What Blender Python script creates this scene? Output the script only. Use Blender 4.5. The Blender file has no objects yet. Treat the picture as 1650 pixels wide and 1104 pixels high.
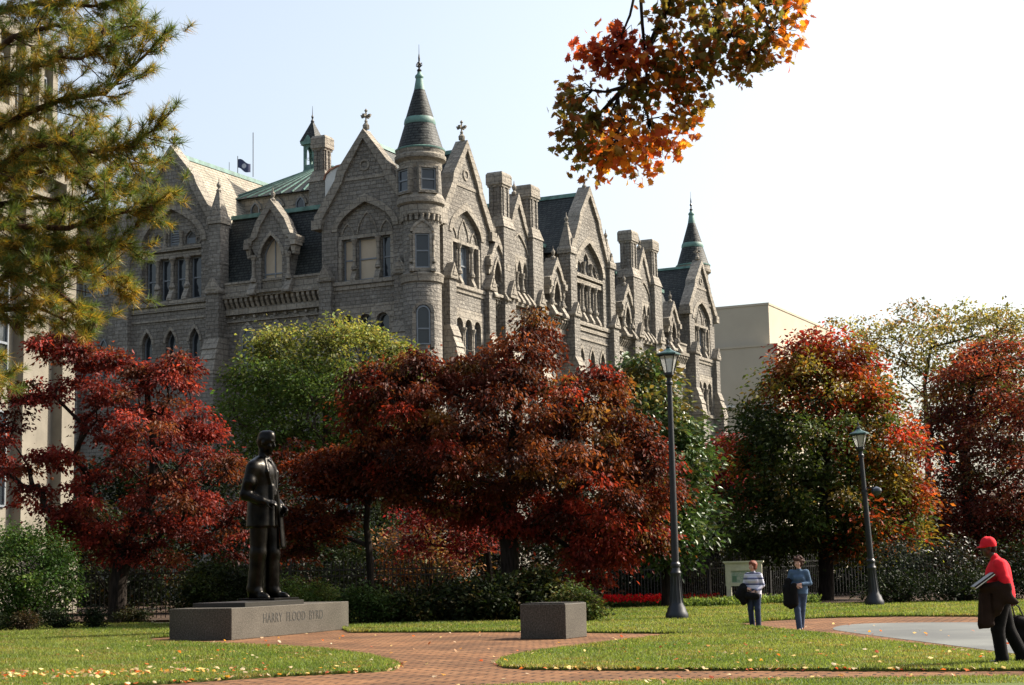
import bpy, bmesh, math, random
import numpy as np
from math import sin, cos, radians, pi, atan, sqrt
from mathutils import Vector, Matrix
from mathutils.geometry import tessellate_polygon
random.seed(7)
RNG = np.random.default_rng(11)
scene = bpy.context.scene
COL = scene.collection

# ------------------------------------------------------------------ camera
FPX, TH, HC, PW, PH = 2715., .02, 1.55, 1650, 1104
PIT = atan(365 * cos(TH) / FPX)
CF = Vector((0, cos(PIT), sin(PIT)))
_u0 = Vector((0, -sin(PIT), cos(PIT))); _r0 = Vector((1, 0, 0))
CR = _r0 * cos(TH) - _u0 * sin(TH)
CU = _u0 * cos(TH) + _r0 * sin(TH)
CAMP = Vector((0, 0, HC))
cam_d = bpy.data.cameras.new('camera'); cam = bpy.data.objects.new('camera', cam_d); COL.objects.link(cam)
cam_d.sensor_width = 36; cam_d.lens = FPX / PW * 36; cam_d.clip_end = 3000; cam_d.clip_start = .1
cam.matrix_world = Matrix(((CR.x, CU.x, -CF.x, 0), (CR.y, CU.y, -CF.y, 0), (CR.z, CU.z, -CF.z, HC), (0, 0, 0, 1)))
scene.camera = cam

def ray(px, py):
    return CF + CR * ((px - PW / 2) / FPX) + CU * (-(py - PH / 2) / FPX)
def at(px, py, Y):
    r = ray(px, py); t = Y / r.y
    return Vector((r.x * t, Y, HC + r.z * t))
def gp(px, py, z=0):
    r = ray(px, py); t = (z - HC) / r.z
    return Vector((r.x * t, r.y * t, z))

# ------------------------------------------------------------------ object helpers
def setp(o, label=None, cat=None, group=None, kind=None):
    if label: o['label'] = label
    if cat: o['category'] = cat
    if group: o['group'] = group
    if kind: o['kind'] = kind
    return o
def link(o, parent=None):
    COL.objects.link(o)
    if parent is not None: o.parent = parent
    return o
def thing(name, label, cat, loc=(0, 0, 0), rz=0, group=None):
    o = bpy.data.objects.new(name, None); o.empty_display_size = .3
    o.location = loc; o.rotation_euler = (0, 0, rz)
    link(o); setp(o, label, cat, group); return o
def dup(root, loc, rz=0, label=None, name=None):
    r = root.copy(); COL.objects.link(r); r.location = loc; r.rotation_euler = (0, 0, rz)
    if label: r['label'] = label
    for ch in list(root.children):
        c = ch.copy(); COL.objects.link(c); c.parent = r
        for g in ch.children:
            d = g.copy(); COL.objects.link(d); d.parent = c
    return r

ID = lambda s, n, z: (s, n, z)
SPLIT = {'moulding', 'buttress_cap', 'string_course', 'chimney_cap', 'copper_band'}
class MB:
    def __init__(self, fr=ID):
        self.v = []; self.f = []; self.fr = fr
    def add(self, vs, fs):
        k = len(self.v); self.v += [tuple(p) for p in vs]; self.f += [tuple(i + k for i in f) for f in fs]
    def box(self, a0, a1, b0, b1, c0, c1):
        fr = self.fr
        vs = [fr(a, b, c) for c in (c0, c1) for a, b in ((a0, b0), (a1, b0), (a1, b1), (a0, b1))]
        self.add(vs, [(0, 3, 2, 1), (4, 5, 6, 7), (0, 1, 5, 4), (1, 2, 6, 5), (2, 3, 7, 6), (3, 0, 4, 7)]); return self
    def frust(self, a, b, w0, d0, z0, w1, d1, z1):
        fr = self.fr
        vs = [fr(a + sx * w, b + sy * d, z) for w, d, z in ((w0, d0, z0), (w1, d1, z1)) for sx, sy in ((-1, -1), (1, -1), (1, 1), (-1, 1))]
        self.add(vs, [(0, 3, 2, 1), (4, 5, 6, 7), (0, 1, 5, 4), (1, 2, 6, 5), (2, 3, 7, 6), (3, 0, 4, 7)]); return self
    def prism(self, poly, n0, n1, holes=()):          # outline in (s,z), extruded along n
        fr = self.fr; loops = [list(poly)] + [list(h) for h in holes]
        tri = tessellate_polygon([[Vector((p[0], p[1], 0)) for p in l] for l in loops])
        pts = [p for l in loops for p in l]; N = len(pts)
        vs = [fr(p[0], n0, p[1]) for p in pts] + [fr(p[0], n1, p[1]) for p in pts]
        fs = [tuple(t) for t in tri] + [tuple(i + N for i in reversed(t)) for t in tri]
        k = 0
        for l in loops:
            m = len(l)
            for i in range(m):
                a, b = k + i, k + (i + 1) % m
                fs.append((a, b, b + N, a + N))
            k += m
        self.add(vs, fs); return self
    def prisms(self, poly, s0, s1):                   # outline in (n,z), extruded along s
        fr = self.fr; N = len(poly)
        vs = [fr(s0, p[0], p[1]) for p in poly] + [fr(s1, p[0], p[1]) for p in poly]
        fs = [tuple(range(N)), tuple(reversed(range(N, 2 * N)))] + [(i, i + N, (i + 1) % N + N, (i + 1) % N) for i in range(N)]
        self.add(vs, fs); return self
    def lathe(self, a, b, prof, seg=24, cap=True, sq=1.0, rot=0):
        fr = self.fr; vs = []; fs = []
        for r, z in prof:
            for i in range(seg):
                t = 2 * pi * i / seg + rot
                vs.append(fr(a + r * cos(t), b + sq * r * sin(t), z))
        for j in range(len(prof) - 1):
            for i in range(seg):
                k = (i + 1) % seg
                fs.append((j * seg + i, j * seg + k, (j + 1) * seg + k, (j + 1) * seg + i))
        if cap:
            fs.append(tuple(reversed(range(seg)))); m = (len(prof) - 1) * seg; fs.append(tuple(range(m, m + seg)))
        self.add(vs, fs); return self
    def tube(self, pts, rad, seg=6):
        pts = [Vector(p) for p in pts]; n = len(pts)
        if not hasattr(rad, '__len__'): rad = [rad] * n
        vs = []; fs = []; a = None
        for i, p in enumerate(pts):
            d = (pts[min(i + 1, n - 1)] - pts[max(i - 1, 0)]).normalized()
            if a is None:
                a = d.orthogonal().normalized()
            a = (a - d * a.dot(d)).normalized(); b = d.cross(a)
            for k in range(seg):
                t = 2 * pi * k / seg
                vs.append(p + (a * cos(t) + b * sin(t)) * rad[i])
        for i in range(n - 1):
            for k in range(seg):
                m = (k + 1) % seg
                fs.append((i * seg + k, i * seg + m, (i + 1) * seg + m, (i + 1) * seg + k))
        fs.append(tuple(reversed(range(seg)))); fs.append(tuple(range((n - 1) * seg, n * seg)))
        self.add(vs, fs); return self
    def pieces(self):
        p = list(range(len(self.v)))
        def root(i):
            while p[i] != i: p[i] = p[p[i]]; i = p[i]
            return i
        for f in self.f:
            for i in f[1:]: p[root(i)] = root(f[0])
        G = {}
        for i in range(len(self.v)): G.setdefault(root(i), []).append(i)
        B = [[np.array([self.v[i] for i in g]), [r]] for r, g in G.items()]
        B = [[q.min(0) - .02, q.max(0) + .02, r] for q, r in B]; ch = True
        while ch:
            ch = False
            for i in range(len(B)):
                for j in range(i + 1, len(B)):
                    if (B[i][0] <= B[j][1]).all() and (B[j][0] <= B[i][1]).all():
                        B[i] = [np.minimum(B[i][0], B[j][0]), np.maximum(B[i][1], B[j][1]), B[i][2] + B[j][2]]; del B[j]; ch = True; break
                if ch: break
        out = []
        for b in B:
            rs = set(b[2]); keep = [i for i in range(len(self.v)) if root(i) in rs]; mp = {i: k for k, i in enumerate(keep)}
            m = MB(self.fr); m.v = [self.v[i] for i in keep]; m.f = [tuple(mp[i] for i in f) for f in self.f if f[0] in mp]; out.append(m)
        return out
    def build(self, name, m, parent=None, smooth=False, recalc=True, bevel=0, loc=None):
        if name in SPLIT:
            ps = self.pieces()
            if len(ps) > 1: return [q.build1(name, m, parent, smooth, recalc, bevel, loc) for q in ps][0]
        return self.build1(name, m, parent, smooth, recalc, bevel, loc)
    def build1(self, name, m, parent=None, smooth=False, recalc=True, bevel=0, loc=None):
        me = bpy.data.meshes.new(name)
        me.from_pydata(self.v, [], self.f)
        if recalc or bevel:
            bm = bmesh.new(); bm.from_mesh(me)
            if bevel:
                bmesh.ops.remove_doubles(bm, verts=bm.verts, dist=1e-5)
            bmesh.ops.recalc_face_normals(bm, faces=bm.faces)
            if bevel:
                es = [e for e in bm.edges if e.is_manifold and e.calc_face_angle(0) > .5]
                bmesh.ops.bevel(bm, geom=es, offset=bevel, segments=1, affect='EDGES')
            bm.to_mesh(me); bm.free()
        me.materials.append(m)
        if smooth:
            me.polygons.foreach_set('use_smooth', [True] * len(me.polygons))
            try: me.set_sharp_from_angle(angle=radians(40))
            except Exception: pass
        o = bpy.data.objects.new(name, me)
        if loc: o.location = loc
        return link(o, parent)

# ------------------------------------------------------------------ materials
def mat(name):
    m = bpy.data.materials.new(name); m.use_nodes = True
    nt = m.node_tree; return m, nt, nt.nodes['Principled BSDF']
def N(nt, t, **kw):
    n = nt.nodes.new(t)
    for k, v in kw.items():
        if k in n.inputs: n.inputs[k].default_value = v
        else: setattr(n, k, v)
    return n
def ramp(nt, fac, cols):
    r = nt.nodes.new('ShaderNodeValToRGB'); e = r.color_ramp.elements
    while len(e) < len(cols): e.new(.5)
    for i, (p, c) in enumerate(cols):
        e[i].position = p; e[i].color = (*c, 1)
    nt.links.new(fac, r.inputs[0]); return r.outputs[0]
def mixc(nt, fac, a, b, mode='MIX'):
    n = nt.nodes.new('ShaderNodeMix'); n.data_type = 'RGBA'; n.blend_type = mode
    for s, v in ((n.inputs[0], fac), (n.inputs[6], a), (n.inputs[7], b)):
        if isinstance(v, (int, float)): s.default_value = v
        elif isinstance(v, tuple): s.default_value = (*v, 1)
        else: nt.links.new(v, s)
    return n.outputs[2]
def bump(nt, b, h, strength, dist=.02, base=None):
    n = nt.nodes.new('ShaderNodeBump'); n.inputs['Strength'].default_value = strength; n.inputs['Distance'].default_value = dist
    nt.links.new(h, n.inputs['Height'])
    if base is not None: nt.links.new(base, n.inputs['Normal'])
    nt.links.new(n.outputs[0], b.inputs['Normal']); return n.outputs[0]
def plain(name, c, rough=.6, metal=0, var=.15, sc=6, spec=.4, bmp=0, bd=.01):
    m, nt, b = mat(name)
    tc = N(nt, 'ShaderNodeTexCoord'); no = N(nt, 'ShaderNodeTexNoise', Scale=sc, Detail=5.)
    nt.links.new(tc.outputs['Object'], no.inputs['Vector'])
    o = ramp(nt, no.outputs['Fac'], [(.3, tuple(x * (1 - var) for x in c)), (.7, tuple(min(1, x * (1 + var)) for x in c))])
    nt.links.new(o, b.inputs['Base Color'])
    b.inputs['Roughness'].default_value = rough; b.inputs['Metallic'].default_value = metal
    b.inputs['Specular IOR Level'].default_value = spec
    if bmp: bump(nt, b, no.outputs['Fac'], bmp, bd)
    return m
def facade_vec(nt, kx=1., ky=1.):
    tc = N(nt, 'ShaderNodeTexCoord'); s = N(nt, 'ShaderNodeSeparateXYZ'); nt.links.new(tc.outputs['Object'], s.inputs[0])
    a = N(nt, 'ShaderNodeMath', operation='ADD'); nt.links.new(s.outputs[0], a.inputs[0]); nt.links.new(s.outputs[1], a.inputs[1])
    c = N(nt, 'ShaderNodeCombineXYZ'); nt.links.new(a.outputs[0], c.inputs[0]); nt.links.new(s.outputs[2], c.inputs[1])
    return tc, c.outputs[0]
def stone(name, c1, c2, mortar, w, h, rough_b=1.0, msize=.02, ndist=.06):
    m, nt, b = mat(name)
    tc, v = facade_vec(nt)
    br = N(nt, 'ShaderNodeTexBrick', **{'Scale': 1.0, 'Mortar Size': msize, 'Mortar Smooth': .3, 'Brick Width': w, 'Row Height': h, 'Bias': 0.})
    br.inputs['Color1'].default_value = (*c1, 1); br.inputs['Color2'].default_value = (*c2, 1); br.inputs['Mortar'].default_value = (*mortar, 1)
    br.offset = .43; br.squash = .7; br.squash_frequency = 3
    nt.links.new(v, br.inputs['Vector'])
    n1 = N(nt, 'ShaderNodeTexNoise', Scale=5., Detail=8., Roughness=.7); nt.links.new(tc.outputs['Object'], n1.inputs['Vector'])
    n2 = N(nt, 'ShaderNodeTexNoise', Scale=.35, Detail=4.); nt.links.new(tc.outputs['Object'], n2.inputs['Vector'])
    f1 = ramp(nt, n1.outputs['Fac'], [(.3, (.6, .6, .6)), (.7, (1.3, 1.3, 1.28))])
    f2 = ramp(nt, n2.outputs['Fac'], [(.3, (.78, .76, .74)), (.7, (1.12, 1.12, 1.12))])
    o = mixc(nt, 1., mixc(nt, .85, br.outputs['Color'], f1, 'MULTIPLY'), f2, 'MULTIPLY')
    nt.links.new(o, b.inputs['Base Color']); b.inputs['Roughness'].default_value = .85; b.inputs['Specular IOR Level'].default_value = .25
    iv = N(nt, 'ShaderNodeMath', operation='SUBTRACT'); iv.inputs[0].default_value = 1; nt.links.new(br.outputs['Fac'], iv.inputs[1])
    n3 = N(nt, 'ShaderNodeTexNoise', Scale=3.5, Detail=5., Roughness=.6); nt.links.new(tc.outputs['Object'], n3.inputs['Vector'])
    mu = N(nt, 'ShaderNodeMath', operation='MULTIPLY'); nt.links.new(iv.outputs[0], mu.inputs[0]); nt.links.new(n3.outputs['Fac'], mu.inputs[1])
    bump(nt, b, mu.outputs[0], rough_b, ndist)
    return m
M = {}
M['stone'] = stone('rock_faced_granite', (.24, .224, .198), (.178, .166, .147), (.12, .112, .10), .6, .27, 1., .02, .2)
M['trim'] = stone('dressed_stone', (.285, .26, .22), (.23, .21, .178), (.14, .128, .11), .8, .4, 1., .018, .13)
M['slate'] = stone('slate_roof', (.028, .034, .034), (.052, .058, .054), (.008, .01, .01), .42, .2, 1., .03, .06)
M['slate'].node_tree.nodes['Principled BSDF'].inputs['Roughness'].default_value = .62
M['slate'].node_tree.nodes['Principled BSDF'].inputs['Specular IOR Level'].default_value = .25
M['slate_sunlit'] = stone('sun_paled_slate_roof', (.33, .30, .24), (.26, .235, .19), (.12, .11, .09), .5, .24, .6, .03, .03)  # sun glare on one roof slope, put into a paler slate colour
M['copper'] = plain('green_copper', (.085, .17, .145), .6, 0, .45, 1.6)
M['rust'] = plain('rusty_metal', (.30, .13, .08), .7, 0, .5, 1.2)
M['render_white'] = plain('pale_render', (.55, .55, .53), .7, 0, .15, 1.)
M['sash'] = plain('grey_sash', (.16, .18, .20), .5, 0, .1, 3)
M['louvre'] = plain('dark_louvre', (.07, .07, .07), .6, 0, .2, 3)
M['blind'] = plain('tan_window_blind', (.42, .35, .26), .7, 0, .06, 2)
def glass(name, c=(.02, .025, .03), rough=.06):
    m, nt, b = mat(name); b.inputs['Base Color'].default_value = (*c, 1); b.inputs['Roughness'].default_value = rough
    b.inputs['Specular IOR Level'].default_value = .45
    tc = N(nt, 'ShaderNodeTexCoord'); n = N(nt, 'ShaderNodeTexNoise', Scale=.6, Detail=1.); nt.links.new(tc.outputs['Object'], n.inputs['Vector'])
    bump(nt, b, n.outputs['Fac'], .25, .05); return m
M['glass'] = glass('dark_window_glass')
M['glass_blue'] = glass('blue_grey_window_glass', (.09, .11, .13), .12)
M['beige'] = plain('beige_limestone', (.185, .168, .135), .85, 0, .2, .9, .15)
M['concrete'] = plain('tan_panel_wall', (.40, .355, .28), .85, 0, .07, .25, .1)
M['iron'] = plain('black_iron', (.012, .012, .013), .45, .2, .3, 8)
M['lamp_metal'] = plain('dark_lamp_paint', (.008, .010, .014), .42, .0, .2, 6)
M['lamp_green'] = plain('verdigris_lamp_roof', (.03, .075, .07), .4, .3, .3, 10)
def frosted():
    m, nt, b = mat('frosted_lamp_glass'); b.inputs['Base Color'].default_value = (.5, .5, .46, 1); b.inputs['Roughness'].default_value = .2
    b.inputs['Transmission Weight'].default_value = .45; return m
M['frost'] = frosted()
def bark(name, c):
    m, nt, b = mat(name)
    tc = N(nt, 'ShaderNodeTexCoord'); mp = N(nt, 'ShaderNodeMapping'); mp.inputs['Scale'].default_value = (9, 9, 1.6)
    nt.links.new(tc.outputs['Object'], mp.inputs[0]); no = N(nt, 'ShaderNodeTexNoise', Scale=1.6, Detail=7.); nt.links.new(mp.outputs[0], no.inputs['Vector'])
    nt.links.new(ramp(nt, no.outputs['Fac'], [(.35, tuple(x * .45 for x in c)), (.7, tuple(x * 1.4 for x in c))]), b.inputs['Base Color'])
    b.inputs['Roughness'].default_value = .95; b.inputs['Specular IOR Level'].default_value = .08; bump(nt, b, no.outputs['Fac'], .8, .03); return m
M['bark'] = bark('dark_bark', (.022, .017, .014))
M['bark_grey'] = bark('grey_bark', (.05, .043, .036))
M['bark_pine'] = bark('pine_bark', (.07, .042, .028))
def leafmat(name, trans=.35, rough=.45, spec=.4):
    m, nt, b = mat(name); at_ = N(nt, 'ShaderNodeAttribute', attribute_name='col')
    nt.links.new(at_.outputs['Color'], b.inputs['Base Color']); b.inputs['Roughness'].default_value = rough; b.inputs['Specular IOR Level'].default_value = spec
    tr = N(nt, 'ShaderNodeBsdfTranslucent'); g = mixc(nt, 1., at_.outputs['Color'], (1.5, 1.35, .9), 'MULTIPLY'); nt.links.new(g, tr.inputs['Color'])
    mx = N(nt, 'ShaderNodeMixShader'); mx.inputs[0].default_value = trans
    nt.links.new(b.outputs[0], mx.inputs[1]); nt.links.new(tr.outputs[0], mx.inputs[2])
    nt.links.new(mx.outputs[0], nt.nodes['Material Output'].inputs['Surface']); return m
M['leaf'] = leafmat('autumn_leaf', .42, .55, .15)
M['leaf_dark'] = leafmat('shade_leaf', .25, .6, .12)
M['leaf_sun'] = leafmat('backlit_maple_leaf', .55, .5, .2)
M['leaf_glossy'] = leafmat('glossy_leaf', .2, .36, .25)
M['needle'] = leafmat('pine_needle', .35, .5, .3)
M['blade'] = leafmat('grass_blade', .45, .6, .25)
M['petal'] = leafmat('flower_petal', .3, .7, .2)

def ground_mat(name, cols, scales, rough=.95, bmp=.6, bd=.02):
    m, nt, b = mat(name); tc = N(nt, 'ShaderNodeTexCoord')
    n1 = N(nt, 'ShaderNodeTexNoise', Scale=scales[0], Detail=8., Roughness=.7); nt.links.new(tc.outputs['Object'], n1.inputs['Vector'])
    n2 = N(nt, 'ShaderNodeTexNoise', Scale=scales[1], Detail=3.); nt.links.new(tc.outputs['Object'], n2.inputs['Vector'])
    a = ramp(nt, n1.outputs['Fac'], [(.3, cols[0]), (.55, cols[1]), (.75, cols[2])])
    f2 = ramp(nt, n2.outputs['Fac'], [(.35, (.72, .72, .72)), (.7, (1.2, 1.2, 1.15))])
    nt.links.new(mixc(nt, 1., a, f2, 'MULTIPLY'), b.inputs['Base Color']); b.inputs['Roughness'].default_value = rough
    b.inputs['Specular IOR Level'].default_value = .2
    bump(nt, b, n1.outputs['Fac'], bmp, bd); return m
M['soil'] = ground_mat('dark_mulch', [(.02, .014, .01), (.05, .03, .018), (.14, .07, .035)], (22, .5))
M['turf'] = ground_mat('lawn_turf', [(.06, .085, .016), (.095, .125, .028), (.14, .165, .05)], (30, .35))
M['earth'] = ground_mat('far_ground', [(.05, .05, .03), (.07, .07, .045), (.1, .1, .06)], (1.5, .05))
M['asphalt'] = ground_mat('pale_blue_paving', [(.10, .104, .099), (.122, .127, .121), (.15, .155, .148)], (40, .4), .75, .2, .005)
def brickmat():
    m, nt, b = mat('brick_paving'); tc = N(nt, 'ShaderNodeTexCoord'); mp = N(nt, 'ShaderNodeMapping'); mp.inputs['Rotation'].default_value = (0, 0, radians(19))
    nt.links.new(tc.outputs['Object'], mp.inputs[0])
    br = N(nt, 'ShaderNodeTexBrick', **{'Scale': 1.0, 'Mortar Size': .028, 'Mortar Smooth': .2, 'Brick Width': .44, 'Row Height': .22, 'Bias': 0.})
    br.inputs['Color1'].default_value = (.225, .122, .066, 1); br.inputs['Color2'].default_value = (.15, .077, .042, 1); br.inputs['Mortar'].default_value = (.045, .03, .022, 1)
    nt.links.new(mp.outputs[0], br.inputs['Vector'])
    n1 = N(nt, 'ShaderNodeTexNoise', Scale=14., Detail=8.); nt.links.new(tc.outputs['Object'], n1.inputs['Vector'])
    n2 = N(nt, 'ShaderNodeTexNoise', Scale=.5, Detail=5.); nt.links.new(tc.outputs['Object'], n2.inputs['Vector'])
    o = mixc(nt, .8, br.outputs['Color'], ramp(nt, n1.outputs['Fac'], [(.3, (.7, .7, .7)), (.7, (1.25, 1.25, 1.25))]), 'MULTIPLY')
    o = mixc(nt, 1., o, ramp(nt, n2.outputs['Fac'], [(.35, (.7, .72, .76)), (.65, (1.2, 1.15, 1.08))]), 'MULTIPLY')
    nt.links.new(o, b.inputs['Base Color']); b.inputs['Roughness'].default_value = .9; b.inputs['Specular IOR Level'].default_value = .06
    iv = N(nt, 'ShaderNodeMath', operation='SUBTRACT'); iv.inputs[0].default_value = 1; nt.links.new(br.outputs['Fac'], iv.inputs[1])
    bump(nt, b, iv.outputs[0], .6, .01); return m
M['brick'] = brickmat()
def granite():
    m, nt, b = mat('speckled_granite'); tc = N(nt, 'ShaderNodeTexCoord')
    v = N(nt, 'ShaderNodeTexNoise', Scale=28., Detail=6., Roughness=.8); nt.links.new(tc.outputs['Object'], v.inputs['Vector'])
    n2 = N(nt, 'ShaderNodeTexNoise', Scale=1.3, Detail=4.); nt.links.new(tc.outputs['Object'], n2.inputs['Vector'])
    a = ramp(nt, v.outputs['Fac'], [(.35, (.03, .026, .021)), (.5, (.075, .067, .055)), (.68, (.16, .145, .12))])
    nt.links.new(mixc(nt, 1., a, ramp(nt, n2.outputs['Fac'], [(.3, (.8, .8, .8)), (.7, (1.1, 1.1, 1.1))]), 'MULTIPLY'), b.inputs['Base Color'])
    b.inputs['Roughness'].default_value = .6; b.inputs['Specular IOR Level'].default_value = .12; return m
M['granite'] = granite()
M['granite_polish'] = plain('polished_dark_granite', (.03, .028, .025), .35, 0, .4, 40, .2)
M['letter'] = plain('incised_letter_shade', (.03, .028, .024), .8)
def bronze():
    m, nt, b = mat('dark_bronze'); tc = N(nt, 'ShaderNodeTexCoord'); n = N(nt, 'ShaderNodeTexNoise', Scale=7., Detail=7.); nt.links.new(tc.outputs['Object'], n.inputs['Vector'])
    nt.links.new(ramp(nt, n.outputs['Fac'], [(.35, (.008, .0075, .007)), (.7, (.025, .023, .02))]), b.inputs['Base Color'])
    b.inputs['Metallic'].default_value = 1.; b.inputs['Roughness'].default_value = .33
    n2 = N(nt, 'ShaderNodeTexNoise', Scale=16., Detail=6.); nt.links.new(tc.outputs['Object'], n2.inputs['Vector'])
    bump(nt, b, n2.outputs['Fac'], .5, .012); return m
M['bronze'] = bronze()
def cloth(name, c, var=.18, sc=9, rough=.9): return plain(name, c, rough, 0, var, sc, .15, .6, .012)
M['red_cloth'] = cloth('red_cloth', (.62, .018, .03)); M['black_cloth'] = cloth('black_cloth', (.006, .0055, .006))
M['brown_cloth'] = cloth('brown_cloth', (.020, .011, .008)); M['navy'] = cloth('navy_cloth', (.025, .035, .065)); M['denim'] = cloth('denim', (.045, .065, .11))
M['blue_knit'] = cloth('blue_knit', (.06, .10, .16)); M['skin_dark'] = plain('dark_skin', (.055, .03, .02), .5); M['skin'] = plain('pale_skin', (.45, .26, .19), .5)
M['hair_red'] = cloth('red_brown_hair', (.16, .05, .03), .4, 40, .6); M['hair_brown'] = cloth('dark_brown_hair', (.05, .022, .014), .4, 40, .6); M['hair_black'] = cloth('black_hair', (.01, .008, .008), .3, 40, .6)
M['leather'] = plain('black_leather', (.012, .011, .011), .35); M['paper'] = plain('white_paper', (.7, .68, .62), .8)
M['cream_paint'] = plain('cream_paint', (.50, .47, .36), .6, 0, .12, 5)
def striped():
    m, nt, b = mat('striped_knit'); tc = N(nt, 'ShaderNodeTexCoord'); s = N(nt, 'ShaderNodeSeparateXYZ'); nt.links.new(tc.outputs['Object'], s.inputs[0])
    mu = N(nt, 'ShaderNodeMath', operation='MULTIPLY'); mu.inputs[1].default_value = 7.2; nt.links.new(s.outputs[2], mu.inputs[0])
    fr = N(nt, 'ShaderNodeMath', operation='FRACT'); nt.links.new(mu.outputs[0], fr.inputs[0])
    r = ramp(nt, fr.outputs[0], [(0, (.50, .50, .58)), (.6, (.03, .04, .10)), (.82, (.25, .26, .36))]); nt.nodes[-1].color_ramp.interpolation = 'CONSTANT'
    nt.links.new(r, b.inputs['Base Color']); b.inputs['Roughness'].default_value = .9; return m
M['striped'] = striped()
# ------------------------------------------------------------------ CITY HALL
AL = radians(26)
HALL = at(683, 440, 110); HALL.z = 0
hall = thing('city_hall', 'grey granite gothic city hall with steep gables, dormers, chimneys and conical turrets', 'building', HALL, pi / 2 - AL)
# local X runs away along the sunlit facade, local Y away along the shaded one
FR = lambda s, n, z: (s, -n, z)
FL = lambda s, n, z: (-n, s, z)
def arch(c, hw, z0, zs, za, kind='p', n=9):
    pts = [(c - hw, z0), (c + hw, z0)]
    A = [((hw * (1 - t * t)) if kind == 'p' else hw * sqrt(max(0, 1 - t * t)), zs + (za - zs) * t) for t in [i / n for i in range(n + 1)]]
    pts += [(c + x, z) for x, z in A] + [(c - x, z) for x, z in reversed(A[:-1])]
    return pts
def ring(mb, c, hw, zs, za, w, n0, n1, kind='p', n=9):
    i = arch(c, hw, 0, zs, za, kind, n)[2:]; o = arch(c, hw + w, 0, zs, za + w * (1.35 if kind == 'p' else 1), kind, n)[2:]
    for k in range(len(i) - 1):
        mb.prism([i[k], o[k], o[k + 1], i[k + 1]], n0, n1)
def rect(a, b, c, d): return [(a, c), (b, c), (b, d), (a, d)]
def window(fr, c, hw, z0, z1, n, za=None, kind='p', g='glass', mull=0, rails=1, thing_=None):
    """sash frame (part) with its pane (sub-part), set back in the opening"""
    P = thing_ or hall
    zs = z1; out = arch(c, hw, z0, zs, za, kind) if za else rect(c - hw, c + hw, z0, z1)
    t = .09
    inn = arch(c, hw - t, z0 + t, zs, za - t * 1.3, kind) if za else rect(c - hw + t, c + hw - t, z0 + t, z1 - t)
    w = MB(fr); w.prism(out, n, n + .09, [inn])
    H = z1 - z0
    for k in range(rails):
        z = z0 + H * (k + 1) / (rails + 1); w.box(c - hw + t, c + hw - t, n + .01, n + .08, z - .05, z + .05)
    for k in range(mull):
        x = c - hw + 2 * hw * (k + 1) / (mull + 1); w.box(x - .035, x + .035, n + .012, n + .075, z0 + t, (za or z1) - .2)
    f = w.build('window', M['sash'], P)
    MB(fr).prism(out, n - .05, n + .004).build('pane', M[g], f)
    return f
def column(mb, s, n, z0, z1, r=.13):
    mb.lathe(s, n, [(r * 1.9, z0), (r * 1.9, z0 + .15), (r * 1.2, z0 + .35), (r, z0 + .45), (r * .92, z1 - .45), (r * 1.5, z1 - .22), (r * 1.9, z1 - .12), (r * 1.9, z1)], 10)
def sillwedge(mb, s, w, z0, n0, n1, h=.8):     # steep sloped stone foot under a column
    mb.prisms([(n0, z0), (n1, z0), (n1, z0 + .15), (n0 + (n1 - n0) * .35, z0 + h), (n0, z0 + h)], s - w, s + w)
def finial(fr, s, n, z, k=1., m='trim', parent=None):
    f = MB(fr); f.lathe(s, n, [(.24 * k, z - .15), (.26 * k, z + .1), (.10 * k, z + .3), (.13 * k, z + .42), (.06 * k, z + .5), (.06 * k, z + 1.1 * k), (.13 * k, z + 1.2 * k), (.02, z + 1.36 * k)], 8)
    f.box(s - .3 * k, s + .3 * k, n - .07 * k, n + .07 * k, z + .72 * k, z + .86 * k)
    f.box(s - .07 * k, s + .07 * k, n - .3 * k, n + .3 * k, z + .725 * k, z + .855 * k)
    for a, b in ((-.3, 0), (.3, 0), (0, .3), (0, -.3)):
        f.frust(s + a * k, n + b * k, .05 * k, .05 * k, z + .68 * k, .11 * k, .11 * k, z + .9 * k)
    return f.build('finial', M[m], parent or hall)
def bcap(mb, s, z, n0, n1, hw=.5, h=1.15):
    mb.prism([(s - hw, z), (s + hw, z), (s + hw, z + .2), (s, z + h), (s - hw, z + .2)], n0, n1)
    mb.prism([(s - hw * .55, z + .25), (s + hw * .55, z + .25), (s, z + h * .78)], n1, n1 + .05)
def buttress(st, tr, s, hw, n=.45, n2=1.0, ztop=21.15, cap=True, n00=0):
    st.box(s - hw, s + hw, n00, n, 17.95, ztop)
    tr.prisms([(n00, 15.4), (n2 + .08, 15.4), (n2 + .08, 15.65), (n2 - .1, 16.4), (n2 - .02, 16.45), (n2 - .32, 17.15), (n2 - .24, 17.2), (n + .02, 17.95), (n00, 17.95)], s - hw - .08, s + hw + .08)
    st.box(s - hw, s + hw, n00, n2, -1, 15.4)
    if cap: bcap(tr, s, ztop, n00, n + .14, hw + .08)
def coping(tr, c, path_o, path_i, n0, n1):
    for sg in (1, -1):
        tr.prism([(c + sg * x, z) for x, z in path_o] + [(c + sg * x, z) for x, z in reversed(path_i)], n0, n1)

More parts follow.
